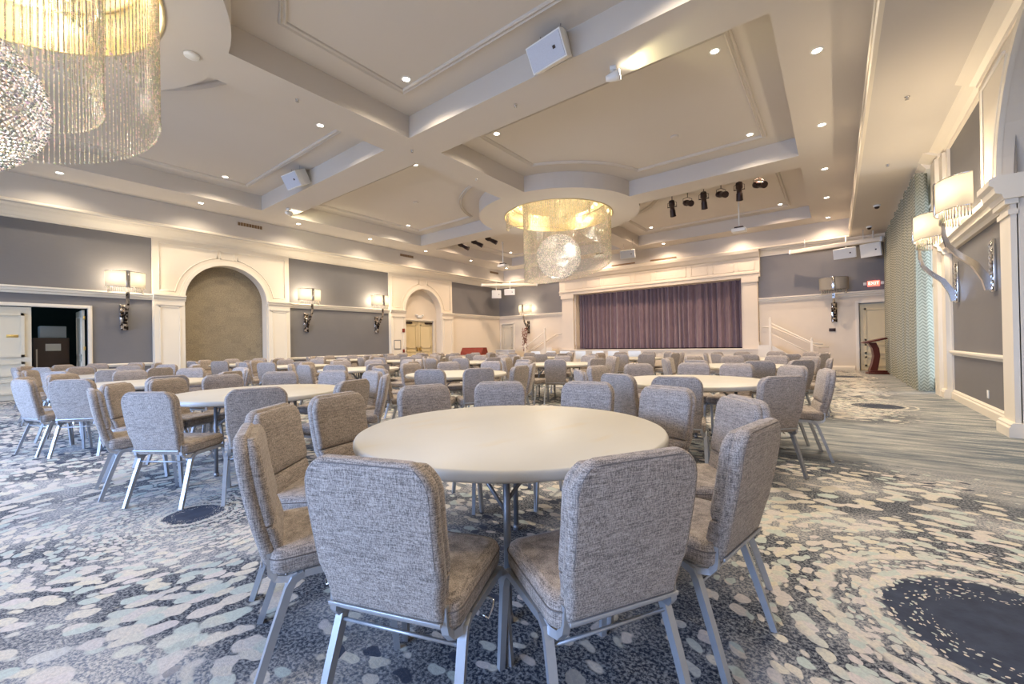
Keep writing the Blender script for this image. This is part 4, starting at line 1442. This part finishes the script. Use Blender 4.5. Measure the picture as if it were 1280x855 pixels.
# ------------------------------------------------------------------ ceiling equipment
def speaker(loc, rz, tilt, sz, label, hang=0.35, gm='grille', group='white ceiling and wall loudspeakers'):
    t_ = thing('loudspeaker', label, 'loudspeaker', loc, rz, group)
    sx, sy, sz_ = sz
    mt = Matrix.Rotation(tilt, 4, 'X')
    b = MB()
    # trapezoid cabinet: wide front, narrower back
    pr = [(-sx/2, 0), (sx/2, 0), (sx/2*0.94, sy*0.35), (sx/2*0.6, sy), (-sx/2*0.6, sy), (-sx/2*0.94, sy*0.35)]
    A = [b.v(mt @ Vector((x_, y_, -sz_/2))) for x_, y_ in pr]; B = [b.v(mt @ Vector((x_, y_, sz_/2))) for x_, y_ in pr]
    b.face(A[::-1]); b.face(B)
    for i in range(6):
        b.face([A[i], A[(i+1) % 6], B[(i+1) % 6], B[i]])
    b.build('cabinet', M['white'], t_)
    b = MB(); b.box((-sx/2+0.02, -0.014, -sz_/2+0.02), (sx/2-0.02, -0.001, sz_/2-0.02), mtx=mt); b.build('grille', M[gm], t_)
    b = MB(); b.box((sx*0.22, -0.022, -0.022), (sx*0.22+0.045, -0.014, 0.022), mtx=mt); b.build('badge', M['black'], t_)
    if not hang:
        b = MB(); b.tube([(0, sy*0.5, 0), (0, sy*0.5, Z1-loc[2])], 0.02, 8); b.build('ceiling_bracket', M['white'], t_)
    if hang:
        for s_ in (-1, 1):
            b = MB(); b.tube([(s_*sx*0.3, sy*0.3, sz_*0.4), (s_*sx*0.3, sy*0.3, sz_/2+hang)], 0.006, 6); b.build('hanging_rod', M['chrome'], t_)
speaker((-3.45, 5.45, 5.68), math.radians(-6), math.radians(30), (0.66, 0.42, 0.38), 'white loudspeaker hung in the coffer at the top centre', 0.25)
speaker((-11.45, 5.30, 5.68), math.radians(5), math.radians(30), (0.66, 0.42, 0.38), 'white loudspeaker hung in the left coffer', 0.25)
speaker((-7.25, 17.9, 5.1), math.radians(8), math.radians(15), (0.66, 0.36, 0.36), 'white loudspeaker hung right of the far chandelier before the stage', 0.5)
speaker((0.30, 19.2, 4.24), math.radians(-14), math.radians(12), (0.66, 0.4, 0.36), 'left one of two white loudspeakers in the far right corner', 0, 'white')
speaker((1.0, 18.98, 4.22), math.radians(-22), math.radians(12), (0.58, 0.45, 0.46), 'right one of two white loudspeakers in the far right corner', 0, 'white')
speaker((-15.75, 19.0, 4.15), math.radians(42), math.radians(10), (0.55, 0.4, 0.46), 'left one of two white loudspeakers in the far left corner', 0, 'white')
speaker((-15.05, 19.35, 4.25), math.radians(30), math.radians(10), (0.62, 0.4, 0.34), 'right one of two white loudspeakers in the far left corner', 0, 'white')
def screen(p0, p1, label):
    p0 = Vector(p0); p1 = Vector(p1)
    d = (p1-p0)
    t_ = thing('projection_screen', label, 'projection screen', p0, math.atan2(d.y, d.x))
    L_ = d.length
    b = MB(); b.box((0, -0.07, -0.07), (L_, 0.07, 0.07), 0.02); b.build('case', M['trim'], t_)
    for s_ in (0.0, L_-0.06):
        b = MB(); b.box((s_, -0.08, -0.08), (s_+0.06, 0.08, 0.08), 0.01); b.build('end_cap', M['white'], t_)
    for s_ in (0.5, L_-0.5):
        b = MB(); b.tube([(s_, 0, 0.06), (s_, 0, Z1-p0.z)], 0.01, 6); b.build('bracket', M['white'], t_)
screen((-1.35, 19.25, 4.52), (1.30, 18.75, 4.52), 'rolled-up projection screen case across the far right corner')
screen((-15.55, 17.45, 4.52), (-13.15, 19.45, 4.52), 'rolled-up projection screen case across the far left corner')
def projector(x, y, ztop, zb, label):
    t_ = thing('projector', label, 'projector', (x, y, zb))
    b = MB(); b.box((-0.22, -0.17, -0.06), (0.22, 0.17, 0.06), 0.02); b.build('body', M['white'], t_)
    b = MB(); b.tube([(0, 0, 0.10), (0, 0, ztop-zb)], 0.022, 10); b.build('pole', M['white'], t_)
    b = MB(); b.box((-0.14, -0.1, 0.05), (0.14, 0.1, 0.12), 0.01); b.build('mounting_bracket', M['black'], t_)
    b = MB(); b.lathe([(0, 0), (0.05, 0), (0.05, 0.03), (0, 0.03)], (0.1, 0.17, 0), 12); b.build('lens', M['black'], t_)
    b = MB(); b.lathe([(0.0, 0), (0.06, 0), (0.06, -0.02), (0.0, -0.02)], (0, 0, ztop-zb), 12); b.build('ceiling_cup', M['white'], t_)
projector(-2.6, 16.45, Z3, 5.03, 'white projector on a pole below the right coffer near the stage')
projector(-12.5, 15.6, Z3, 4.95, 'white projector on a pole below the left coffer near the stage')
projector(-7.6, 15.9, Z2, 4.75, 'white projector on a pole just right of the far chandelier')
def wspot(loc, rz, label, on):
    t_ = thing('spotlight', label, 'spotlight', loc, rz, 'white ceiling spotlights')
    b = MB(); b.box((-0.05, -0.05, -0.06), (0.05, 0.05, 0.0), 0.01); b.build('mount', M['white'], t_)
    b = MB()
    b.tube([(-0.12, 0, -0.17), (-0.06, 0, -0.165), (0.02, 0, -0.155), (0.10, 0, -0.14)], [0.04, 0.06, 0.075, 0.085], 16); b.build('lamp_head', M['white'], t_)
    b = MB(); b.tube([(0.10, 0, -0.14), (0.108, 0, -0.139)], 0.075, 16); b.build('lens', M['led'], t_)
    b = MB(); b.tube([(0, 0, -0.05), (0, 0, -0.12)], 0.012, 6); b.build('yoke', M['white'], t_)
    light('spot_lamp', 'SPOT', (0.13, 0, -0.135), 40, (1.0, 0.9, 0.5), parent=t_, spot_size=math.radians(95), spot_blend=0.5, shadow_soft_size=0.05, rot=(0, math.radians(-110), 0))
wspot((-2.75, 6.35, Z2), math.radians(20), 'white ceiling spotlight lit at the top centre-right beam', True)
wspot((-13.6, 6.2, Z2), math.radians(120), 'white ceiling spotlight on the beam at the left', True)

# theatre spotlights, black
def theatre(x, y, rz, tilt, label, zc=5.78, grp='black stage spotlights'):
    t_ = thing('stage_light', label, 'stage light', (x, y, Z3), rz, grp)
    h = zc-Z3
    mt = Matrix.Translation((0, 0, h)) @ Matrix.Rotation(tilt, 4, 'X')
    def T(pts): return [mt @ Vector(p) for p in pts]
    b = MB()
    b.tube(T([(0, -0.22, 0), (0, -0.20, 0), (0, -0.05, 0), (0, -0.04, 0), (0, 0.1, 0), (0, 0.11, 0), (0, 0.30, 0), (0, 0.32, 0)]), [0.07, 0.09, 0.10, 0.075, 0.075, 0.085, 0.09, 0.10], 14)
    b.build('barrel', M['black'], t_)
    b = MB(); b.tube(T([(-0.15, 0, 0), (0.15, 0, 0)]), 0.016, 8)
    for s_ in (-1, 1):
        b.tube([mt @ Vector((s_*0.14, 0, 0)), (s_*0.14, 0, h+0.14), (0, 0, h+0.19)], 0.009, 6)
    b.build('yoke', M['black'], t_)
    b = MB(); b.tube([(0, 0, h+0.18), (0, 0, 0)], 0.012, 6); b.build('clamp', M['black'], t_)
rx0, ry0, rx1, ry1 = -4.28, 14.5, -1.70, 14.1
for k in range(6):
    f_ = k/5
    theatre(rx0+(rx1-rx0)*f_, ry0+(ry1-ry0)*f_, math.radians(8 if k % 2 == 0 else 215), math.radians(-55 if k % 2 == 0 else -20),
            'black stage spotlight, %s from the left in the right-hand group' % ordn[k], 5.72)
for k in range(3):
    f_ = k/2
    theatre(-13.35+f_*1.65, 13.75, math.radians(-62), math.radians(-28), 'black stage spotlight, %s from the left in the left-hand group of three' % ordn[k], 5.72)
# vents on the fascia
for k, y in enumerate((5.93, 12.56, 18.9)):
    t_ = thing('air_vent', 'brown slotted air vent on the left ceiling fascia, %s from the camera' % ordn[k], 'vent', (TL+0.005, y, 5.42), 0, 'air vents on the left fascia')
    b = MB(); b.box((0, -0.42, -0.09), (0.012, 0.42, 0.09)); b.build('frame', M['ceil'], t_)
    b = MB()
    for q in range(9):
        b.box((0.012, -0.38+q*0.085, -0.055), (0.022, -0.38+q*0.085+0.07, 0.055))
    b.build('louvre', M['brown'], t_)
for k, x in enumerate((-8.25, -6.3)):
    b = MB(); b.box((-0.6, -0.03, -0.03), (0.6, 0.0, 0.03))
    for q in range(12):
        b.box((-0.58+q*0.1, -0.036, -0.025), (-0.50+q*0.1, -0.03, 0.025))
    tag(b.build('air_vent', M['brown'], None, (x, TF-0.002, 5.05)), 'long brown slot vent above the stage, %s' % ('left one' if k == 0 else 'right one'), 'vent', 'slot vents above the stage')
# detectors, sprinklers, dome cameras
def disc(name, x, y, z, r, h, mat, lab, cat, grp):
    b = MB(); b.lathe([(0, 0), (r, 0), (r, -h*0.6), (r*0.7, -h), (0, -h)], n=20)
    tag(b.build(name, mat, None, (x, y, z)), lab, cat, grp)
disc('smoke_detector', -7.55, 2.07, Z2, 0.10, 0.05, M['white'], 'white round smoke detector on the disc of the near chandelier', 'smoke detector', None)
disc('smoke_detector', -12.6, 2.5, Z3, 0.09, 0.03, M['ceil'], 'flat round detector in the near left coffer', 'smoke detector', None)
disc('smoke_detector', -2.95, 10.3, Z3, 0.09, 0.03, M['ceil'], 'flat round detector in the middle right coffer', 'smoke detector', None)
disc('smoke_detector', -11.2, 9.3, Z3, 0.09, 0.03, M['ceil'], 'flat round detector in the middle left coffer', 'smoke detector', None)
for k, (x, y, z, l) in enumerate(((-7.5, 6.15, Z2, 'at the crossing of the ceiling beams'), (-7.5, 3.6, Z2, 'on the beam near the chandelier disc'), (0.94, 8.9, Z1, 'on the low ceiling above the right wall, near one'),
                     (0.95, 12.1, Z1, 'on the low ceiling above the right wall, far one'), (-4.6, 6.2, Z2, 'on the cross beam near the hanging loudspeaker'), (-7.5, 8.3, Z2, 'on the beam before the far chandelier'))):
    b = MB(); b.lathe([(0, 0), (0.035, 0), (0.03, -0.01), (0.012, -0.012), (0.012, -0.04), (0.03, -0.042), (0.0, -0.046)], n=12)
    tag(b.build('sprinkler', M['chrome'], None, (x, y, z)), 'small metal sprinkler head '+l, 'sprinkler', 'sprinkler heads')
for k, (x, y) in enumerate(((0.98, 15.6), (0.95, 18.4))):
    t_ = thing('dome_camera', '%s dome camera on the low ceiling beside the curtain' % ('near' if k == 0 else 'far'), 'security camera', (x, y, Z1), 0, 'dome cameras')
    b = MB(); b.lathe([(0, 0), (0.08, 0), (0.085, -0.03), (0.07, -0.05)], n=20); b.build('base', M['white'], t_)
    b = MB(); b.lathe([(0.06, -0.05), (0.05, -0.085), (0.025, -0.105), (0, -0.11)], n=20); b.build('dome', M['black'], t_)

# ------------------------------------------------------------------ wall bits
def text(body, size, loc, rot, mat, parent, name='lettering'):
    cu = bpy.data.curves.new(name, 'FONT')
    cu.body = body; cu.size = size; cu.align_x = 'CENTER'; cu.align_y = 'CENTER'; cu.extrude = 0.003
    tmp = bpy.data.objects.new(name, cu)
    col.objects.link(tmp)
    bpy.context.view_layer.update()
    me = bpy.data.meshes.new_from_object(tmp)
    bpy.data.objects.remove(tmp)
    o = bpy.data.objects.new(name, me)
    me.materials.clear(); me.materials.append(mat)
    o.location = loc; o.rotation_euler = rot; o.parent = parent
    col.objects.link(o)
    return o
t_ = thing('exit_sign', 'red lit exit sign with two lamp heads above the far right door', 'exit sign', (1.12, FY, 3.17))
b = MB(); b.box((-0.17, -0.06, -0.10), (0.17, 0.0, 0.10), 0.008); b.build('sign_body', M['exit'], t_)
text('EXIT', 0.15, (0, -0.064, 0), (PI/2, 0, 0), M['exitw'], t_)
for s_ in (-1, 1):
    b = MB(); b.box((s_*0.24-0.045, -0.09, -0.05), (s_*0.24+0.045, 0.0, 0.05), 0.012); b.build('lamp_head', M['white'], t_)
t_ = thing('notice_frame', 'small square framed notice on the pilaster left of the arched door', 'notice', (LX+0.15, 12.30, 1.28))
b = MB(); b.box((0, -0.20, -0.22), (0.02, 0.20, 0.22), 0.006); b.build('frame', M['greysteel'], t_)
b = MB(); b.box((0.02, -0.16, -0.18), (0.024, 0.16, 0.18)); b.build('sheet', M['trim'], t_)
b = MB(); b.box((0, -0.06, -0.09), (0.05, 0.06, 0.09), 0.006)
tag(b.build('fire_alarm', M['red'], None, (LX+0.15, 12.66, 1.95)), 'small red alarm box high beside the arched door', 'fire alarm')
b = MB(); b.box((0, -0.05, -0.08), (0.04, 0.05, 0.08), 0.006)
tag(b.build('fire_alarm', M['red'], None, (LX+0.15, 12.66, 0.98)), 'small red pull station low beside the arched door', 'fire alarm')
b = MB(); b.box((-0.1, -0.03, -0.06), (0.1, 0.0, 0.06), 0.006)
tag(b.build('control_box', M['black'], None, (-0.1, FY, 1.53)), 'small black control box on the far wall below the unlit sconce', 'control box')
b = MB(); b.box((-0.05, -0.01, -0.07), (0.05, 0.0, 0.07), 0.003)
tag(b.build('wall_outlet', M['greysteel'], None, (-0.19, FY, 0.30)), 'small outlet low on the far right wall beside the steps', 'outlet')
b = MB(); b.box((-0.01, -0.04, -0.06), (0.0, 0.04, 0.06), 0.003)
tag(b.build('wall_outlet', M['white'], None, (RX, 9.35, 0.32)), 'white outlet plate low on the grey right wall', 'outlet')

# lectern by the far right door
t_ = thing('lectern', 'dark cherry wood lectern with curved column by the far right door', 'lectern', (1.08, 18.4, 0), math.radians(10))
b = MB(); b.box((-0.28, -0.22, 0.0), (0.28, 0.22, 0.06), 0.015); b.box((-0.22, -0.16, 0.06), (0.22, 0.16, 0.12), 0.015); b.build('base', M['cherry'], t_)
b = MB()
pr = [(-0.13, 0.10, 0.10), (-0.07, 0.085, 0.35), (-0.03, 0.08, 0.6), (-0.06, 0.085, 0.85), (-0.15, 0.10, 1.04)]
b.rings([[(x_-w_, -0.12, z_), (x_+w_, -0.12, z_), (x_+w_, 0.12, z_), (x_-w_, 0.12, z_)] for x_, w_, z_ in pr], smooth=False)
b.build('column', M['cherry'], t_)
b = MB(); b.box((-0.30, -0.25, -0.02), (0.30, 0.25, 0.03), 0.008, mtx=Matrix.Translation((-0.08, 0, 1.10)) @ Matrix.Rotation(math.radians(-14), 4, 'Y')); b.build('reading_desk', M['cherry'], t_)

# red covered box on a table near the left wall, grey counter behind
t_ = thing('side_table', 'side table draped in pale cloth under the red padded case', 'table', (-14.2, 15.3, 0), math.radians(10))
b = MB(); b.box((-0.85, -0.35, 0.68), (0.85, 0.35, 0.71), 0.008); b.build('tabletop', M['table'], t_)
for sx in (-1, 1):
    for sy in (-1, 1):
        b = MB(); b.tube([(sx*0.75, sy*0.28, 0), (sx*0.75, sy*0.28, 0.68)], 0.015, 8); b.build('leg', M['greysteel'], t_)
b = MB()
pr = [(-0.30, 0.0), (0.30, 0.0), (0.30, 0.12), (0.20, 0.36), (-0.10, 0.36), (-0.26, 0.12)]
A = [b.v((-0.62, y_, z_)) for y_, z_ in pr]; B = [b.v((0.62, y_, z_)) for y_, z_ in pr]
b.face(A[::-1]); b.face(B)
for i in range(6):
    b.face([A[i], A[(i+1) % 6], B[(i+1) % 6], B[i]])
tag(b.build('padded_case', M['red'], None, (-14.2, 15.3, 0.71)), 'dark red mottled case lying on the side table near the left wall', 'case')
bpy.context.scene.objects['padded_case'].rotation_euler = (0, 0, math.radians(10))
b = MB(); b.box((-0.45, -0.3, 0), (0.45, 0.3, 0.86), 0.01); b.box((-0.48, -0.33, 0.86), (0.48, 0.33, 0.90), 0.01)
tag(b.build('counter', M['grille'], None, (-14.6, 18.3, 0)), 'grey low counter against the far left corner', 'counter')

# tall red flower arrangement
t_ = thing('flower_stand', 'tall slender vase of red blossoms under the glowing far wall sconce', 'flowers', (-14.0, 19.35, 0))
b = MB(); b.lathe([(0, 0), (0.14, 0), (0.15, 0.03), (0.05, 0.10), (0.045, 0.5), (0.08, 0.85), (0.07, 0.9)], n=16); b.build('vase', M['chrome'], t_)
b = MB()
rr_ = random.Random(5)
for k in range(9):
    a = rr_.uniform(0, 6.28)
    b.tube([(0, 0, 0.8), (0.05*math.cos(a), 0.05*math.sin(a), 1.3), (0.16*math.cos(a+0.6), 0.14*math.sin(a+0.6), rr_.uniform(1.7, 2.15))], 0.008, 5)
b.build('stem', M['brown'], t_)
b = MB()
for k in range(170):
    z_ = rr_.uniform(0.85, 2.15); a = rr_.uniform(0, 6.28); r = rr_.uniform(0.03, 0.17)
    octa(b, (r*math.cos(a), r*math.sin(a), z_), rr_.uniform(0.018, 0.04), rr_.uniform(0.02, 0.04))
b.build('blossom', M['red'], t_)['kind'] = 'stuff'
